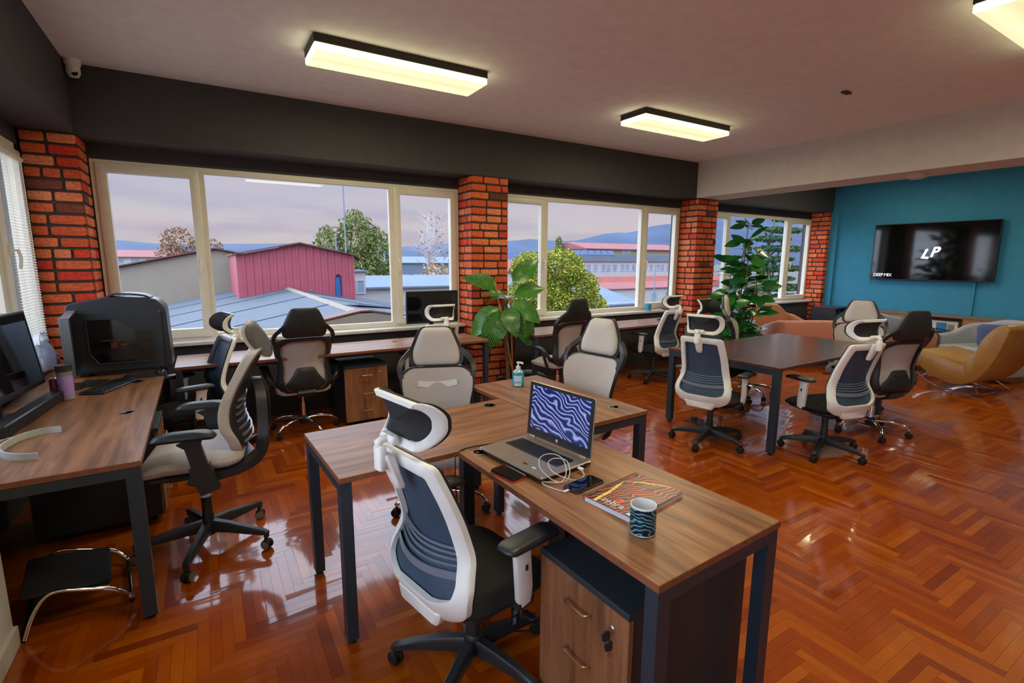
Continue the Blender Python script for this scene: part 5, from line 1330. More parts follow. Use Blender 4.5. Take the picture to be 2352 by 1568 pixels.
# pink sofa with its low back towards the meeting table, faces the television corner
tub('sofa', 'low dusty pink sofa with its back to the meeting table', (8.26, 4.17, 0), R(135+3), 1.50, .62, [(0, .50), (.12, .56), (.24, .70), (.5, .72), (.76, .70), (.88, .62), (1, .55)], .40, 'pink_fabric', .14, 'sofa')
tub('curved_armchair', 'rust brown curved armchair against the wall under the third window', (8.58, 5.06, 0), R(-3), 1.30, .46, [(0, .52), (.14, .58), (.3, .80), (.5, .86), (.66, .84), (.82, .66), (1, .55)], .42, 'brown_fabric', .09)
tub('rust_pouf_chair', 'rust brown low chair showing between two meeting table chairs', (9.06, 3.28, 0), R(160), .70, .60, [(0, .44), (.2, .52), (.5, .60), (.8, .55), (1, .44)], .38, 'brown_fabric', .09)
tub('blue_tub_chair', 'slate blue tub armchair in front of the black media rack', (9.52, 4.00, 0), R(125), .95, .72, [(0, .50), (.14, .54), (.34, .74), (.5, .80), (.66, .74), (.86, .54), (1, .50)], .42, 'blue_fabric', .11)
gt = tub('grey_tub_chair', 'grey tub armchair with a blue cushion behind the leather rocker', (9.42, 2.42, 0), R(-108), .95, .80, [(0, .56), (.12, .58), (.34, .72), (.5, .80), (.72, .80), (.88, .72), (1, .60)], .42, 'greyblue_fabric', .11)
cu = thing('scatter_cushion', 'blue cushion in the grey tub armchair', 'cushion', (9.36, 2.34, .44), 0)
pad(cu, 'cushion_body', MT['cushion_blue'], (0, 0, .15), .40, .34, .07, R(70), R(-60))

# low cabinet along the blue wall
cab = thing('low_cabinet', 'long brown low cabinet along the blue wall under the television', 'cabinet', (10.25, 0, 0))
y0c, y1c, zt = .9, 5.15, .745
b = MB(); b.slab([(-.015, y0c), (.40, y0c), (.40, y1c), (-.015, y1c)], zt-.028, zt, .002); b.build('top', MT['cabinet_top'], cab, 0)
b = MB(); b.box(0.02, .40, y0c+.02, y1c-.02, 0.0, .06); b.build('plinth', MT['brown_board'], cab, 0)
b = MB(); b.box(.385, .40, y0c, y1c, .06, zt-.028); b.build('back', MT['cabinet_wood'], cab, 0)
divs = [y0c, 1.75, 2.55, 2.97, 3.62, 4.30, y1c]
for y in divs:
    b = MB(); b.box(0.0, .385, y-.011, y+.011, .06, zt-.028); b.build('divider', MT['cabinet_wood'], cab, 0)
b = MB(); b.box(0.0, .385, 2.98, 3.61, .06, .08); b.build('bottom', MT['cabinet_wood'], cab, 0)
b = MB(); b.box(0.004, .385, 2.98, 3.61, .425, .447); b.build('shelf', MT['cabinet_wood'], cab, 0)
b = MB(); b.box(0.004, .385, 2.98, 3.61, .235, .257); b.build('shelf', MT['cabinet_wood'], cab, 0)
for a, c_ in ((y0c, 1.75), (1.75, 2.55), (2.55, 2.97), (3.62, 4.30), (4.30, y1c)):
    b = MB(); b.slab([(-.014, a+.003), (.004, a+.003), (.004, c_-.003), (-.014, c_-.003)], .065, zt-.032, .001); do = b.build('door', MT['cabinet_wood'], cab, 0)
    k = MB(); k.T = Matrix.Translation((-.014, c_-.10 if a > 3 else c_-.08, .66)) @ Matrix.Rotation(R(-90), 4, 'Y'); k.lathe([(.006, 0), (.006, .010), (.013, .014), (.012, .022), (0, .024)], 14); k.build('knob', MT['chrome'], do, 50)
# things in the open compartments
bx1 = thing('storage_box', 'white box with a blue end on the upper cabinet shelf', 'box', (10.44, 3.30, .447))
b = MB(); b.rbox(0, 0, .105, .30, .52, .21, .004, .003); b.build('carton', MT['wall_white'], bx1, 0)
b = MB(); b.box(-.1508, -.150, -.12, .02, .03, .18); b.build('blue_panel', mat('blue box print', (46, 120, 170), 0.5), bx1, 0)
b = MB(); b.box(-.1508, -.150, -.22, -.13, .06, .16); b.box(-.1514, -.1508, -.20, -.15, .09, .13); b.build('grey_panel', MT['silver'], bx1, 0)
cbx = MB(); rnd = random.Random(2)
pts = [(10.265+rnd.uniform(0, .05)-.0, 3.05+.50*((k*0.37) % 1), .458+rnd.uniform(0, .075)) for k in range(16)]
cbx.tube(spline(pts, 5), .0055, 6); o = cbx.build('cable_bundle', MT['black_rubber'], None, 50); tag(o, 'tangle of black cables on the upper cabinet shelf', 'cable')
pj = thing('projector', 'white projector on the lower cabinet shelf', 'projector', (10.40, 3.40, .257))
b = MB(); b.rbox(0, 0, .06, .24, .30, .10, .03, .012); b.build('body', MT['white_plastic'], pj, 50)
b = MB(); b.T = Matrix.Translation((-.12, .08, .06)) @ Matrix.Rotation(R(-90), 4, 'Y'); b.lathe([(.036, -.01), (.038, .012), (.030, .014), (.026, 0), (0, .003)], 20); b.build('lens', MT['screen'], pj, 50)
for sy in (-.12, .12):
    b = MB(); b.lathe([(0, 0), (.014, 0), (.014, .014)], 10, (0, sy, 0)); b.build('foot', MT['black_rubber'], pj, 50)
bk = thing('storage_box', 'grey flat box lying on the lower cabinet shelf beside the projector', 'box', (10.42, 3.10, .257))
b = MB(); b.rbox(0, 0, .05, .28, .20, .10, .004, .003); b.build('carton', MT['silver_dark'], bk, 0)
rb = thing('storage_box', 'reddish box on the floor of the open cabinet', 'box', (10.41, 3.28, .08))
b = MB(); b.rbox(0, 0, .06, .26, .44, .12, .004, .003); b.build('carton', mat('reddish card', (150, 74, 56), 0.7), rb, 0)
# media rack in the corner
rk = thing('media_rack', 'black open media rack full of cables in the blue corner', 'rack', (9.92, 4.82, 0), R(6))
b = MB()
for z0_, z1_ in ((.76, .785), (.50, .52), (.02, .05)):
    b = MB(); b.box(-.274, .254, -.20, .184, z0_, z1_); b.build('shelf', MT['case'], rk, 0)
b = MB(); b.box(-.30, -.275, -.20, .20, 0, .785); b.build('side_panel', MT['case'], rk, 0)
b = MB(); b.box(.255, .28, -.20, .20, 0, .785); b.build('side_panel', MT['case'], rk, 0)
b = MB(); b.box(-.30, .28, .185, .20, .02, .785); b.build('rear_panel', MT['case'], rk, 0)
sw = thing('network_switch', 'small black device with blue cables inside the media rack', 'device', (9.92, 4.80, .52), R(6))
b = MB(); b.rbox(0, 0, .03, .40, .22, .06, .005, .002); b.build('body', MT['bezel'], sw, 0)
b = MB(); rnd = random.Random(6)
for k in range(6):
    x = -.17+.06*k
    b.tube(spline([(x, -.11, .03), (x+rnd.uniform(-.03, .03), -.15, .05), (x+rnd.uniform(-.06, .06), -.16, .12), (x+rnd.uniform(-.08, .08), -.10, .19), (x, .0, .21)], 4), .004, 5)
b.build('patch_cable', mat('blue patch cable', (70, 120, 170), 0.4), sw, 50)

# television
tv = thing('television', 'large black wall television showing LP and DEEP MIX in white letters', 'television', (10.615, 3.645, 1.785), R(-90))
b = MB(); b.slab(rrect(1.735, .985, .010, 2), -.012, .045, .004, lambda x, z, d: (x, d, z)); b.build('housing', MT['bezel'], tv, 40)
b = MB(); b.add([(-.856, -.0128, -.475), (.856, -.0128, -.475), (.856, -.0128, .481), (-.856, -.0128, .481)], [(0, 1, 2, 3)]); b.build('screen', MT['screen'], tv, 0)
b = MB(); b.rbox(0, .062, 0, .5, .035, .4, .01, .004); b.build('wall_mount', MT['black_plastic'], tv, 0)
MT['tv_text'] = mat('screen white letters', (205, 212, 235), 0.5, emit=0.75)
lettering('lp_lettering', 'L', .22, MT['tv_text'], tv, (-.128, -.0134, -.105), (R(90), R(4), 0), .0004, 'LEFT', 0.3, bold=.008)
lettering('lp_lettering', 'P', .22, MT['tv_text'], tv, (.002, -.0134, -.085), (R(90), R(-6), 0), .0004, 'LEFT', 0.35, bold=.008)
lettering('title_lettering', 'DEEP MIX', .078, MT['tv_text'], tv, (-.815, -.0134, -.432), (R(90), 0, 0), .0004, 'LEFT', 0, .86)
cd = thing('cable_duct', 'blue painted cable duct running down the wall below the television', 'duct', (10.68, 3.02, .745))
b = MB(); b.rbox(0.005, 0, .275, .028, .030, .55, .003, .001); b.build('duct', MT['blue_paint'], cd, 0)

# ------------------------------------------------------------------ plants
def leaf_mesh(l, w, droop, fold, mats, n=7, tip=1.6, name='leaf', wave=0.0):
    """leaf along +x from the stalk, midrib folded, tip drooping"""
    m_ = MB(); rows = []
    for i in range(n+1):
        t = i/n
        ww = w/2*math.sin(math.pi*min(1, t**0.8))**0.75 if 0 < t < 1 else 0.002
        if t > .7: ww *= (1-(t-.7)/.3*.25)
        x = l*t*math.cos(droop*t*.5); z = -l*t*math.sin(droop*t*.55)
        wv = wave*math.sin(t*9)*w
        rows.append([(x, -ww, z+fold*ww+wv), (x, -ww*.5, z+fold*ww*.35), (x, 0, z), (x, ww*.5, z+fold*ww*.35), (x, ww, z+fold*ww-wv)])
    k = 5; vs = [p for r_ in rows for p in r_]
    fs = [(j*k+i, j*k+i+1, (j+1)*k+i+1, (j+1)*k+i) for j in range(n) for i in range(k-1)]
    m_.add(vs, fs)
    m_.tube([(-.25*l, 0, .0), (0, 0, 0)], .0035, 5)
    return m_.mesh(name, mats, 80)
def leaf_material(name, c1, c2, c3, rough=0.28, veins=None):
    m_ = piece_mat(name, [(0, srgb(*c1)), (.5, srgb(*c2)), (1, srgb(*c3))], rough=rough, spec=.5, nscale=10, namt=.2, bump=.05)
    if veins:
        nt = m_.node_tree; b_ = nt.nodes['Principled BSDF']
        src = b_.inputs['Base Color'].links[0].from_socket
        tc = nt.nodes.new('ShaderNodeTexCoord'); sp_ = nt.nodes.new('ShaderNodeSeparateXYZ'); nt.links.new(tc.outputs['Object'], sp_.inputs[0])
        ab = nt.nodes.new('ShaderNodeMath'); ab.operation = 'ABSOLUTE'; nt.links.new(sp_.outputs['Y'], ab.inputs[0])
        s1 = nt.nodes.new('ShaderNodeMath'); s1.operation = 'MULTIPLY_ADD'; s1.inputs[1].default_value = -.7; nt.links.new(ab.outputs[0], s1.inputs[0]); nt.links.new(sp_.outputs['X'], s1.inputs[2])
        w1 = nt.nodes.new('ShaderNodeMath'); w1.operation = 'MULTIPLY'; w1.inputs[1].default_value = 55; nt.links.new(s1.outputs[0], w1.inputs[0])
        fr = nt.nodes.new('ShaderNodeMath'); fr.operation = 'FRACT'; nt.links.new(w1.outputs[0], fr.inputs[0])
        nz = nt.nodes.new('ShaderNodeTexNoise'); nz.inputs['Scale'].default_value = 45; nt.links.new(tc.outputs['Object'], nz.inputs['Vector'])
        ad = nt.nodes.new('ShaderNodeMath'); ad.operation = 'ADD'; nt.links.new(fr.outputs[0], ad.inputs[0]); nt.links.new(nz.outputs[0], ad.inputs[1])
        gt_ = nt.nodes.new('ShaderNodeMath'); gt_.operation = 'GREATER_THAN'; gt_.inputs[1].default_value = 1.20; nt.links.new(ad.outputs[0], gt_.inputs[0])
        mx = nt.nodes.new('ShaderNodeMixRGB'); nt.links.new(gt_.outputs[0], mx.inputs['Fac']); nt.links.new(src, mx.inputs['Color1']); mx.inputs['Color2'].default_value = srgb(*veins)
        nt.links.new(mx.outputs[0], b_.inputs['Base Color'])
    return m_
MT['dieff'] = leaf_material('spotted leaf', (14, 76, 26), (24, 98, 30), (44, 124, 38), veins=(120, 168, 70))
MT['ficus'] = leaf_material('dark glossy rubber leaf', (18, 74, 32), (28, 98, 38), (58, 128, 42), .2)
MT['bark'] = mat('brown stem', (110, 88, 60), 0.8, var=.3, scale=30)
MT['stake'] = mat('bamboo stake', (196, 122, 74), 0.6, var=.1, scale=20)
MT['pot'] = mat('dark plant pot', (52, 48, 46), 0.5)
MT['soil'] = mat('dark soil', (44, 32, 24), 0.95, var=.3, scale=60, bump=.5)
def pot(t, r, h):
    b = MB(); b.lathe([(0, 0), (r*.75, 0), (r, h-.03), (r*1.04, h-.03), (r*1.04, h), (r*.96, h), (r*.94, h-.035), (0, h-.035)], 24); b.build('pot', MT['pot'], t, 40)
    b = MB(); b.lathe([(r*.94, h-.028), (0, h-.020)], 20); b.build('soil', MT['soil'], t, 0)
df = thing('spotted_leaf_plant', 'tall potted plant with large spotted green leaves and stakes before the middle brick pillar', 'plant', (2.985, 4.98, 0))
pot(df, .13, .20)
b = MB(); st = spline([(.02, .0, .18), (.015, .01, .45), (-.02, .02, .75), (-.02, .02, 1.00), (.0, .0, 1.16)], 6); b.tube(st, [.028-.010*i/len(st) for i in range(len(st))], 8); b.build('stem', MT['bark'], df, 50)
for a, c_ in (((.09, -.03, .18), (-.17, -.02, 1.36)), ((.10, .03, .18), (.035, -.02, 1.18))):
    b = MB(); b.tube([a, c_], .011, 8); b.build('stake', MT['stake'], df, 50)
crown = Vector((-.005, .0, 1.13))
right = Vector((math.cos(R(-31.5)), math.sin(R(-31.5)), 0)); toward = Vector((-math.sin(R(31.5)), -math.cos(R(31.5)), 0))
lv = [leaf_mesh(.42, .22, .9, .22, MT['dieff']), leaf_mesh(.44, .26, 1.1, .15, MT['dieff'], wave=.05), leaf_mesh(.38, .20, .5, .25, MT['dieff'])]
# (sideways, towards the viewer, up) of each blade and where it leaves the stem, size, roll
spec = [(.62, .10, .62, 0, .16, 1.0, 20), (.90, -.10, .34, 2, .04, 1.0, 0), (-.78, .1, .40, 2, .10, 1.15, 10), (-.78, .35, -.55, 0, .00, 1.15, 0), (-.42, .65, -.75, 1, -.04, 1.12, -10), (.18, .95, -.55, 1, -.02, .85, 10), (.42, .75, -.70, 0, -.02, .92, 20), (.62, .25, -.80, 0, .02, 1.25, -10),
        (.66, .3, -.35, 0, .04, .95, 10), (-.5, .5, .15, 2, .08, .6, 0), (-.2, .8, .3, 2, .02, .55, 0), (.1, -.8, .3, 0, .0, .9, 0), (-.55, -.6, .2, 0, .02, .9, 0)]
for sx, tw, up, kind, dz, sc, roll in spec:
    d = (right*sx+toward*tw+Vector((0, 0, up))).normalized()
    o_ = bpy.data.objects.new('leaf', lv[kind]); COL.objects.link(o_); o_.parent = df
    side = (toward*.75+Vector((0, 0, .55))).cross(d).normalized(); upv = d.cross(side)
    # blades show their upper face to the room
    Mx = Matrix((d, side, upv)).transposed() @ Matrix.Rotation(R(roll), 3, 'X')
    o_.matrix_local = Matrix.Translation(crown+Vector((0, 0, dz))+d*.10*sc) @ Mx.to_4x4() @ Matrix.Scale(sc, 4)
o_ = bpy.data.objects.new('leaf', lv[0]); COL.objects.link(o_); o_.parent = df
o_.matrix_local = Matrix.Translation((.10, .02, .22)) @ Matrix.Rotation(R(-35), 4, 'Z') @ Matrix.Rotation(R(-28), 4, 'Y')

fi = thing('rubber_plant', 'tall potted rubber plant with dark glossy leaves between the third pillar and the sofa', 'plant', (7.00, 4.70, 0))
pot(fi, .17, .28)
rnd = random.Random(12)
stems = []
for k, (dx, dy, h) in enumerate(((.0, .0, 2.14), (.13, .10, 1.80), (-.14, .06, 1.62), (.10, -.12, 1.45), (-.10, -.12, 1.88), (.22, -.06, 1.2), (-.24, .0, 1.15))):
    pts = spline([(dx*.3, dy*.3, .26), (dx*.8+rnd.uniform(-.03, .03), dy*.8, h*.4), (dx*1.2+rnd.uniform(-.05, .05), dy*1.2, h*.75), (dx*1.3+(.05 if k == 0 else 0), dy*1.2, h)], 6)
    stems.append(pts); b = MB(); b.tube(pts, [.013-.008*i/len(pts) for i in range(len(pts))], 7); b.build('stem', MT['bark'], fi, 50)
fl = [leaf_mesh(.23, .135, .2, .1, MT['ficus'], 6), leaf_mesh(.20, .125, .35, .08, MT['ficus'], 6), leaf_mesh(.25, .14, .1, .12, MT['ficus'], 6)]
for pts in stems:
    n_ = len(pts); a = rnd.uniform(0, 6.28); tot = int(32*(pts[-1].z-.35)/1.5)
    for q in range(tot):
        t = .12+.88*q/tot
        if pts[-1].z > 2 and t > .88 and q % 4: continue
        i = min(n_-1, int(t*(n_-1))); p = pts[i]
        a += 2.4
        el = R(rnd.uniform(-30, 35)); 
        d = Vector((math.cos(a)*math.cos(el), math.sin(a)*math.cos(el), math.sin(el)))
        o_ = bpy.data.objects.new('leaf', rnd.choice(fl)); COL.objects.link(o_); o_.parent = fi
        side = (toward*.45+Vector((0, 0, .7))).cross(d).normalized(); upv = d.cross(side)
        o_.matrix_local = Matrix.Translation(p+d*.07) @ Matrix((d, side, upv)).transposed().to_4x4() @ Matrix.Rotation(R(rnd.uniform(-35, 35)), 4, 'X') @ Matrix.Scale(rnd.uniform(.95, 1.3), 4)
    if pts[-1].z > 2:
        for q in range(6):
            a = q*1.05+.4; el = R(25 if q % 2 else -5)
            d = Vector((math.cos(a)*math.cos(el), math.sin(a)*math.cos(el), math.sin(el))); o_ = bpy.data.objects.new('leaf', fl[0]); COL.objects.link(o_); o_.parent = fi
            side = (toward*.6+Vector((0, 0, .6))).cross(d).normalized()
            o_.matrix_local = Matrix.Translation(pts[-1]+d*.05) @ Matrix((d, side, d.cross(side))).transposed().to_4x4() @ Matrix.Scale(.95, 4)
# ------------------------------------------------------------------ outside the windows
MT['ground_out'] = mat('yard ground', (84, 88, 86), 0.95, var=.1, scale=.3)
MT['hill'] = mat('haze tinted hills', (58, 74, 100), 1.0, var=.10, scale=.012)  # bluish distance haze is put into this base colour
MT['render_cream'] = mat('cream rendered wall', (146, 136, 122), 0.85, var=.03, scale=1.2)
MT['roof_pale'] = mat('pale blue grey roof', (66, 78, 90), 0.7, var=.05, scale=1.5)
MT['shed_red'] = mat('red sheet steel', (164, 76, 92), 0.55, var=.05, scale=2)
MT['shed_roof_pale'] = mat('beige ridge cap', (124, 116, 104), 0.7)
MT['shed_roof'] = mat('brown roof edge', (104, 66, 56), 0.6)
MT['roof_red'] = mat('faded red roof', (140, 84, 84), 0.85, var=.05, scale=1)
MT['roof_tile'] = mat('orange red roof', (136, 62, 50), 0.85, var=.06, scale=1)
MT['wall_pale'] = mat('pale wall', (178, 176, 178), 0.85, var=.02, scale=1)
MT['wall_blue'] = mat('pale blue facade', (104, 118, 134), 0.8, var=.03, scale=1)
MT['solar'] = mat('solar panel', (40, 74, 128), 0.15, var=.08, scale=3)
MT['win_far'] = mat('far window glass', (132, 150, 176), 0.2, var=.1, scale=1)
MT['metal_pale'] = mat('galvanised pole', (120, 128, 150), 0.5)
g = setting('ground'); MB().box(-300, 1500, 6.2, 700, -5.3, -5.0).build('yard', MT['ground_out'], g, 0)
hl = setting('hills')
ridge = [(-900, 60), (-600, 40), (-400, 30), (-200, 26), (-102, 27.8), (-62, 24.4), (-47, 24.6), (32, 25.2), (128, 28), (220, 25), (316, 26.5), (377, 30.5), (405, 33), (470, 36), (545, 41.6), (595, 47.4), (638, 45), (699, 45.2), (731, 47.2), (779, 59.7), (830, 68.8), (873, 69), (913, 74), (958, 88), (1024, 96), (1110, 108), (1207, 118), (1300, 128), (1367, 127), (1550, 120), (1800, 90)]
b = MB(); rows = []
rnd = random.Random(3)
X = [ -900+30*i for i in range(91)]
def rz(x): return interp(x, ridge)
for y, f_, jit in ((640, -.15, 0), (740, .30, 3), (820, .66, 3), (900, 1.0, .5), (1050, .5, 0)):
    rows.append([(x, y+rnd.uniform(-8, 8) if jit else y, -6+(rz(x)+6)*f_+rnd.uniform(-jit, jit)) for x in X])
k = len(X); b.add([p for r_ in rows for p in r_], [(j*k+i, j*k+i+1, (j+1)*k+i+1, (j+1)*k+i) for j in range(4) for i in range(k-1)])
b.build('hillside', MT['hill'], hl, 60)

# nearest roof with its gable wall
nr = thing('low_gable_roof', 'pale blue grey pitched roof right below the first window', 'roof', (2.2, 8, 0))
b = MB(); b.loft([[(-8.5, y, -.98), (0, y, .72), (4.6, y, -.20), (4.6, y, -.30), (0, y, .60), (-8.5, y, -1.10)] for y in (0.15, 5, 10, 13.5)]); b.build('roof_sheet', MT['roof_pale'], nr, 0)
b = MB()
for y in (2.6, 5.2, 7.8, 10.4): b.loft([[(-8.5, y+d, -.978), (0, y+d, .722), (4.6, y+d, -.198), (4.6, y+d, -.185), (0, y+d, .735), (-8.5, y+d, -.965)] for d in (0, .04)])
b.build('roof_seam', MT['roof_pale'], nr, 0)
b = MB(); b.sweep([(0, .1, .735), (0, 9, .735)], [(-.10, -.03), (.10, -.03), (0, .03)]); b.build('ridge_cap', MT['shed_roof_pale'], nr, 0)
b = MB(); b.loft([[(-8.6, y, -5), (-8.6, y, -.85), (-.20, y, .78), (.05, y, .78), (4.7, y, -.12), (4.7, y, -5)] for y in (-.15, .10)]); b.build('gable_wall', MT['render_cream'], nr, 0)
b = MB(); b.sweep([(-8.7, 0, -.83), (-.15, 0, .815), (0, 0, .815), (4.8, 0, -.10)], [(-.16, -.012), (.16, -.012), (.16, .012), (-.16, .012)]); b.build('coping', MT['shed_roof'], nr, 0)
b = MB(); b.sweep([(.5, 3, .66), (2.2, 5.5, .30)], [(-.12, -.02), (.12, -.02), (.12, .02), (-.12, .02)]); b.build('roof_patch', MT['metal_pale'], nr, 0)

# red sheet metal shed
sh = thing('sheet_metal_shed', 'red corrugated metal shed standing on the pale roof', 'shed', (0.84, 17, 0))
Wd = 3.42; ap = 1.76
def topz(x): return 1.74+(2.09-1.74)*(x/ap) if x < ap else 2.09-(2.09-1.73)*((x-ap)/(Wd-ap))
def botz(x): return .22+.30*(x/ap)*.95 if x < ap else .50-.22*((x-ap)/(Wd-ap))
n = 16; pw = Wd/n
for i in range(n):
    x0, x1 = i*pw, (i+1)*pw
    b = MB()
    for a, c_, y0_, y1_ in ((x0, x1-.05, 0, .05), (x1-.05, x1, -.035, .05)):
        b.loft([[(a, y, botz(a)-.15), (c_, y, botz(c_)-.15), (c_, y, topz(c_)), (a, y, topz(a))] for y in (y0_, y1_)])
    b.build('panel', MT['shed_red'], sh, 0)
b = MB(); b.box(0, .05, .05, 5, -.1, 1.74); b.build('side_wall', MT['shed_red'], sh, 0)
b = MB(); b.box(Wd-.05, Wd, .05, 5, 0, 1.73); b.build('side_wall', MT['shed_red'], sh, 0)
b = MB(); b.loft([[(-.10, y, 1.74), (ap, y, 2.10), (Wd+.16, y, 1.72), (Wd+.16, y, 1.75), (ap, y, 2.145), (-.10, y, 1.775)] for y in (-.18, 5.1)]); b.build('roof', MT['shed_roof'], sh, 0)
b = MB(); b.slab(roundpoly([(2.80, .44), (2.98, .42), (2.98, 1.10), (2.90, 1.16), (2.82, 1.12)], .04, 3), -.045, -.036, 0, lambda x, z, d: (x, d, z)); b.build('door_opening', MT['bezel'], sh, 0)
b = MB(); b.slab([(2.79, .43), (2.95, .41), (2.93, 1.05), (2.79, 1.03)], -.06, -.046, .002, lambda x, z, d: (x, d, z)); b.build('blue_door', mat('blue board', (34, 84, 144), 0.5), sh, 0)
b = MB(); b.tube(spline([(1.98, -.04, .50), (1.98, -.08, .62), (2.03, -.08, .66), (2.06, -.08, .62)], 4), .014, 6); b.build('vent_pipe', MT['metal_pale'], sh, 40)

cr = thing('cream_gable_building', 'long cream gabled building behind the red shed', 'building', (0.4, 22.5, 0))
b = MB(); b.loft([[(-9, y, -5), (-9, y, -.05), (0, y, 1.97), (4.4, y, 1.1), (4.4, y, -5)] for y in (0, 6)]); b.build('wall', MT['render_cream'], cr, 0)
b = MB(); b.loft([[(-9.2, y, -.06), (0, y, 2.0), (4.55, y, 1.06), (4.55, y, 1.10), (0, y, 2.05), (-9.2, y, -.01)] for y in (-.15, 6.15)]); b.build('roof', MT['shed_roof'], cr, 0)

def house(name, label, x0, x1, y, d, z0, z1, wallm, roofm=None, rh=.6, over=.3, wins=None, ww=.5, wh=.9, flat=False):
    t = thing(name, label, 'building', ((x0+x1)/2, y, 0))
    w = (x1-x0)/2
    b = MB(); b.box(-w, w, 0, d, z0, z1); b.build('wall', MT[wallm], t, 0)
    if roofm:
        b = MB()
        if flat: b.box(-w-over, w+over, -over, d+over, z1, z1+rh)
        else: b.loft([[(x, -over, z1), (x, d/2, z1+rh), (x, d+over, z1), (x, d+over, z1-.08), (x, -over, z1-.08)] for x in (-w-over, w+over)])
        b.build('roof', MT[roofm], t, 0)
    for wx, wz in (wins or []):
        b = MB(); q = wx-(x0+x1)/2
        b.ringframe(rrect(ww+.12, wh+.12, .01, 1, q, wz), rrect(ww, wh, .01, 1, q, wz), lambda x, z, e: (x, -e, z), 0, .05, b=.01); wo_ = b.build('window', MT['wall_pale'], t, 0)
        b = MB(); b.box(q-ww/2, q+ww/2, -.02, -.01, wz-wh/2, wz+wh/2); b.build('pane', MT['win_far'], wo_, 0)
    return t
house('white_hut', 'small white hut with a flat roof right of the red shed', 5.5, 5.98, 22, 1.2, -5, 1.10, 'wall_pale', 'wall_blue', .06, .1, [(5.75, .45)], .25, .5, True)
house('low_white_building', 'low white building with a pale blue roof beyond the red shed', 6.25, 12.5, 24.5, 4, -5, .30, 'wall_pale', 'wall_blue', .5, .2)
house('blue_hall', 'pale blue industrial hall behind the bare tree', 14, 30, 60, 12, -5, 1.3, 'wall_blue', 'wall_blue', .8, .2, [(21+2*i, -.4) for i in range(4)], 1.4, .35)
house('far_left_building', 'distant low building with a faded red roof seen in the left window', -14, -3, 80, 10, -5, 1.9, 'wall_pale', 'roof_red', .9, .3, [(-9+1.6*i, 1.35) for i in range(4)], .8, .5)
wins = [(36.9+.0+1.02*i+(.25 if i % 3 == 0 else 0), .80) for i in range(15)]
wb_ = house('white_office_building', 'long white building with a row of windows beyond the yellow tree', 34.5, 58, 45, 8, -5, 1.55, 'wall_pale', 'wall_blue', .72, .2, wins, .55, .70, True)
for i in range(6):
    b = MB(); b.T = Matrix.Translation((-11+1.0*i+1.0, -.2, 2.28)) @ Matrix.Rotation(R(55), 4, 'X'); b.slab([(-.42, 0), (.42, 0), (.42, .62), (-.42, .62)], 0, .05, .005); b.build('solar_panel', MT['solar'], wb_, 0)
house('upper_building', 'upper block with a long pink red roof above the white building', 46, 66, 55, 8, -2, 3.35, 'render_cream', 'roof_red', .95, .4, [(53.5, 3.0)], 1.6, .45)
house('red_roof_row', 'long low building with an orange red roof in front of the white building', 34, 56, 39, 4, -5, -.62, 'wall_pale', 'roof_tile', .55, .3)
house('pink_roof_row', 'low white building with a pink red roof in the middle distance', 31, 45.8, 35, 3.5, -5, -.95, 'wall_pale', 'roof_red', .50, .2, [(36.2, -1.8), (38, -1.8), (40, -1.8)], .7, .6)
cg = thing('corrugated_roof_shed', 'shed with a blue corrugated roof right of the yellow tree', 'shed', (22.8, 24, 0))
b = MB(); b.box(-2, 2.2, .2, 6, -5, -1.1); b.build('wall', MT['wall_pale'], cg, 0)
for i in range(22):
    b = MB(); x = -2.1+.2*i; b.loft([[(x, 0, -1.20), (x+.06, 0, -1.16), (x+.12, 0, -1.16), (x+.19, 0, -1.20), (x+.19, 0, -1.24), (x, 0, -1.24)], [(x, 5, -.15), (x+.06, 5, -.11), (x+.12, 5, -.11), (x+.19, 5, -.15), (x+.19, 5, -.19), (x, 5, -.19)]]); b.build('roof_sheet', MT['wall_blue'], cg, 0)
lr = house('left_red_roof_house', 'house with a red roof and solar panels left of the yellow tree', 23.2, 27, 40, 6, -5, .6, 'wall_pale', 'roof_red', 1.1, .2)
for i in range(4):
    b = MB(); b.T = Matrix.Translation((1.5+.62*i, 3.8, 1.9+.06*i)) @ Matrix.Rotation(R(55), 4, 'X'); b.slab([(-.28, 0), (.28, 0), (.28, .55), (-.28, .55)], 0, .05, .005); b.build('solar_panel', MT['solar'], lr, 0)
b = MB(); b.tube([(3.0, 3.8, 1.2), (3.0, 3.8, 1.95)], .04, 6); b.box(1.2, 3.9, 3.75, 3.85, 1.88, 1.96); b.build('panel_rack', MT['metal_pale'], lr, 0)
house('far_right_house', 'house with a pinkish roof seen behind the rubber plant', 46.5, 52, 30, 5, -5, -.85, 'wall_pale', 'roof_red', .9, .3, [(47.5, -1.4), (49.2, -1.4)], .5, .5)
for nm, lb, x, y, z1, r in (('flag_pole', 'tall thin dark pole rising behind the red shed', 8.05, 34, 7.5, .045), ('short_pole', 'short blue pole left of the tall pole behind the red shed', 6.57, 30, 2.95, .05), ('lamp_post', 'thin pale lamp post in front of the white building', 36.4, 33.5, 1.25, .05)):
    t = thing(nm, lb, 'pole', (x, y, -5)); b = MB(); b.tube([(0, 0, 0), (0, 0, (z1+5)*.6), (0, 0, z1+5)], [r*1.3, r*1.1, r*.8], 8); b.build('post', MT['metal_pale'], t, 40)
    b = MB(); b.lathe([(0, z1+5), (r*1.5, z1+5.01), (r*1.2, z1+5.1), (0, z1+5.12)], 8); b.build('cap', MT['metal_pale'], t, 40)

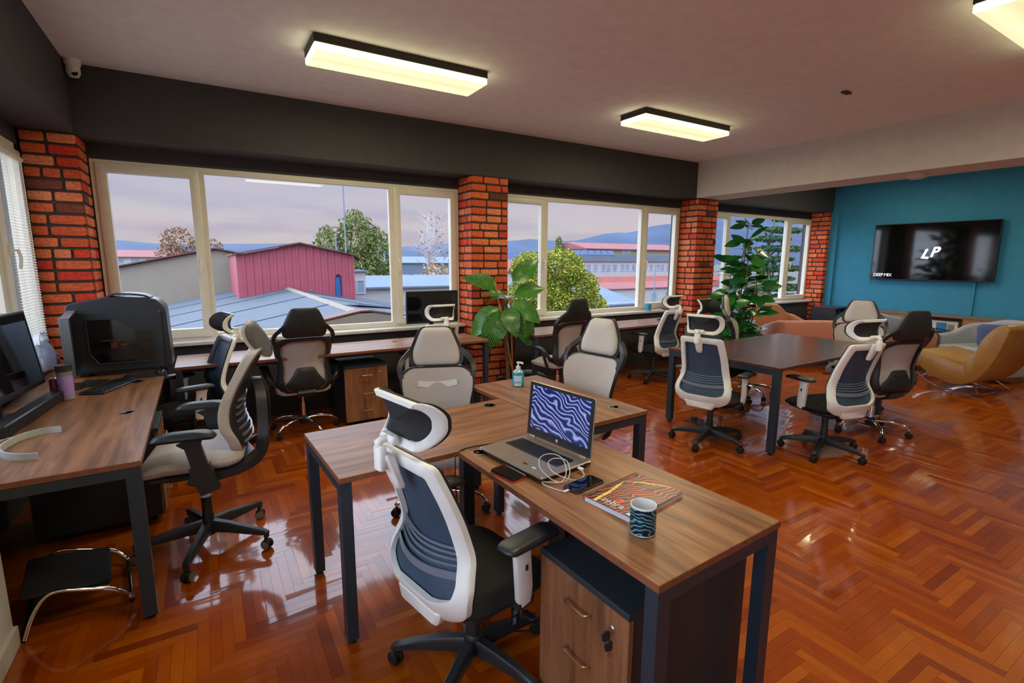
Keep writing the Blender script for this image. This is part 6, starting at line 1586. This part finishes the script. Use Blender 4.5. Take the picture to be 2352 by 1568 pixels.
# trees: trunk, boughs and a crown of loose leaves
def tree(name, label, loc, h, blobs, nleaf, size, cols, seed, boughs=6, hang=0.0, trunk=.14, barkc='bark', flatten=1.0):
    t = thing(name, label, 'tree', loc, 0, 'trees outside the windows')
    rnd = random.Random(seed)
    b = MB(); tp = spline([(0, 0, 0), (.05*h*.2, 0, h*.35), (-.02*h, .02*h, h*.62), (0, 0, h*.9)], 4); b.tube(tp, [trunk*(1-.85*i/len(tp)) for i in range(len(tp))], 7); b.build('trunk', MT[barkc], t, 50)
    b = MB()
    for k_ in range(boughs):
        c_ = blobs[k_ % len(blobs)]; a = rnd.uniform(0, 6.28)
        e = Vector((c_[0]+c_[3]*.7*math.cos(a), c_[1]+c_[4]*.7*math.sin(a), c_[2]+c_[5]*rnd.uniform(-.1, .8)))
        s = tp[rnd.randrange(len(tp)//3, len(tp)-2)]
        m_ = s.lerp(e, .5)+Vector((0, 0, .06*h))
        pp = spline([s, m_, e], 4); b.tube(pp, [trunk*.4*(1-.85*i/len(pp)) for i in range(len(pp))], 5)
        if nleaf == 0 or barkc == 'pale_bark':
            for q in range(9):
                st = pp[rnd.randrange(2, len(pp))]; b.tube([st, st+Vector((rnd.uniform(-.12, .12)*h, rnd.uniform(-.1, .1)*h, rnd.uniform(.02, .13)*h))], [trunk*.09, trunk*.03], 3)
    bo = b.build('boughs', MT[barkc], t, 50); bo['kind'] = 'stuff'
    if nleaf:
        m_ = piece_mat(name+' leaves', cols, rough=.7, spec=.2, nscale=2, namt=.1, bump=0)
        vs = []; fs = []
        tot = sum(c_[3]*c_[4]*c_[5] for c_ in blobs)**1.0
        for c_ in blobs:
            k_ = int(nleaf*(c_[3]*c_[4]*c_[5])/tot)
            for q in range(k_):
                u = Vector((rnd.gauss(0, 1), rnd.gauss(0, 1), rnd.gauss(0, 1))).normalized()*rnd.uniform(.35, 1.0)**.45
                p = Vector((c_[0]+u.x*c_[3], c_[1]+u.y*c_[4], c_[2]+u.z*c_[5]))
                if hang: p.z -= rnd.random()*hang*abs(u.x)
                s = size*rnd.uniform(.6, 1.3)
                d1 = Vector((rnd.gauss(0, 1), rnd.gauss(0, 1), rnd.gauss(0, .7)-(1.2 if hang else 0))).normalized(); d2 = d1.cross(Vector((rnd.gauss(0, 1), rnd.gauss(0, 1), rnd.gauss(0, 1)))).normalized()
                o_ = len(vs); w_ = .32 if hang else .5
                vs += [p-d1*s*.7, p+d2*s*w_, p+d1*s*.7, p-d2*s*w_]; fs.append((o_, o_+1, o_+2, o_+3))
        me = bpy.data.meshes.new('foliage'); me.from_pydata([tuple(v) for v in vs], [], fs); me.materials.append(m_)
        fo = bpy.data.objects.new('foliage', me); COL.objects.link(fo); fo.parent = t; fo['kind'] = 'stuff'
    return t
MT['pale_bark'] = mat('pale birch bark', (190, 184, 186), 0.8, var=.1, scale=5)
GR = [(0, srgb(88, 106, 54)), (.5, srgb(116, 126, 72)), (1, srgb(146, 146, 94))]
YG = [(0, srgb(76, 114, 40)), (.4, srgb(108, 142, 48)), (.65, srgb(170, 158, 54)), (1, srgb(200, 168, 64))]
AU = [(0, srgb(136, 104, 84)), (.5, srgb(154, 120, 96)), (1, srgb(166, 130, 98))]
DK = [(0, srgb(34, 62, 40)), (.5, srgb(58, 92, 58)), (1, srgb(88, 118, 76))]
tree('willow_birch', 'tall green drooping birch behind the right side of the red shed', (9.6, 38, -5), 10.5, [(-1.9, 0, 7.6, 1.1, 1, 1.5), (.2, 0, 8.3, 1.6, 1.3, 2.0), (1.7, 0, 7.2, 1.3, 1.2, 2.0), (.4, 0, 6.0, 2.4, 1.4, 1.6)], 9000, .20, GR, 5, 9, 1.6)
tree('bare_birch', 'bare pale birch in the narrow right pane of the first window', (18.4, 45, -5), 12.2, [(0, 0, 8.8, 1.5, 1.2, 2.4), (.3, 0, 7.0, 1.8, 1.2, 1.6)], 260, .14, AU, 8, 22, 0, .14, 'pale_bark')
tree('rusty_shrub', 'rust coloured autumn bush below the bare birch', (12.9, 30, -5), 6.4, [(-.2, 0, 5.6, 1.0, 1, .9), (.5, 0, 5.0, 1.3, 1, 1.0)], 700, .15, [(0, srgb(150, 116, 92)), (.6, srgb(196, 150, 120)), (1, srgb(140, 150, 96))], 9, 8)
tree('orange_tree', 'pale orange autumn tree left of the red shed', (-2.2, 60, -5), 9.8, [(.2, 0, 8.4, 1.5, 1.3, 1.4), (-.3, 0, 7.2, 1.5, 1.3, 1.0), (2.6, 0, 7.9, 1.5, 1.2, .9)], 1700, .17, AU, 11, 8)
tree('yellow_maple', 'yellow and green maple filling the left of the second window', (15.2, 20.5, -5), 7.2, [(.2, 0, 6.2, 1.25, 1.3, 1.05), (-1.6, 0, 6.1, 1.0, 1.1, 1.0), (1.1, 0, 5.2, 1.4, 1.3, 1.1), (-1.2, 0, 4.9, 1.6, 1.4, 1.0), (2.1, 0, 4.1, 1.1, 1.1, .9), (-.2, -.4, 4.2, 1.9, 1.3, 1.0)], 34000, .085, YG, 13, 9)
tree('green_poplar', 'pointed pale green poplar on the horizon of the second window', (44.8, 60, -5), 10, [(0, 0, 8.4, .62, .6, 1.9)], 500, .22, GR, 15, 4)
tree('yellow_poplar', 'small round yellow poplar on the horizon of the second window', (52.3, 66, -5), 9.9, [(0, 0, 8.6, .70, .6, 1.1)], 450, .22, [(0, srgb(190, 170, 110)), (1, srgb(214, 190, 130))], 16, 4)
tree('cedar', 'dark spreading cedar in the third window behind the rubber plant', (37.0, 22.5, -5), 11, [(1.2, 0, 9.0, 2.8, 1, .22), (-.3, 0, 8.3, 2.2, 1, .22), (1.2, 0, 7.6, 3.3, 1, .24), (0, 0, 6.8, 2.6, 1, .22), (1.5, 0, 6.1, 3.4, 1, .26), (.2, 0, 5.3, 2.8, 1, .24), (1.6, 0, 4.6, 3.4, 1, .28), (2.0, 0, 9.8, 2.2, .9, .2), (2.2, 0, 3.8, 2.6, 1, .3)], 9000, .16, DK, 17, 12, 0, .2)
tree('olive_shrub', 'low olive bush under the cedar', (43.5, 27.5, -5), 5, [(0, 0, 4.3, 1.8, 1, .9)], 900, .16, [(0, srgb(110, 110, 60)), (1, srgb(160, 146, 86))], 19, 5)
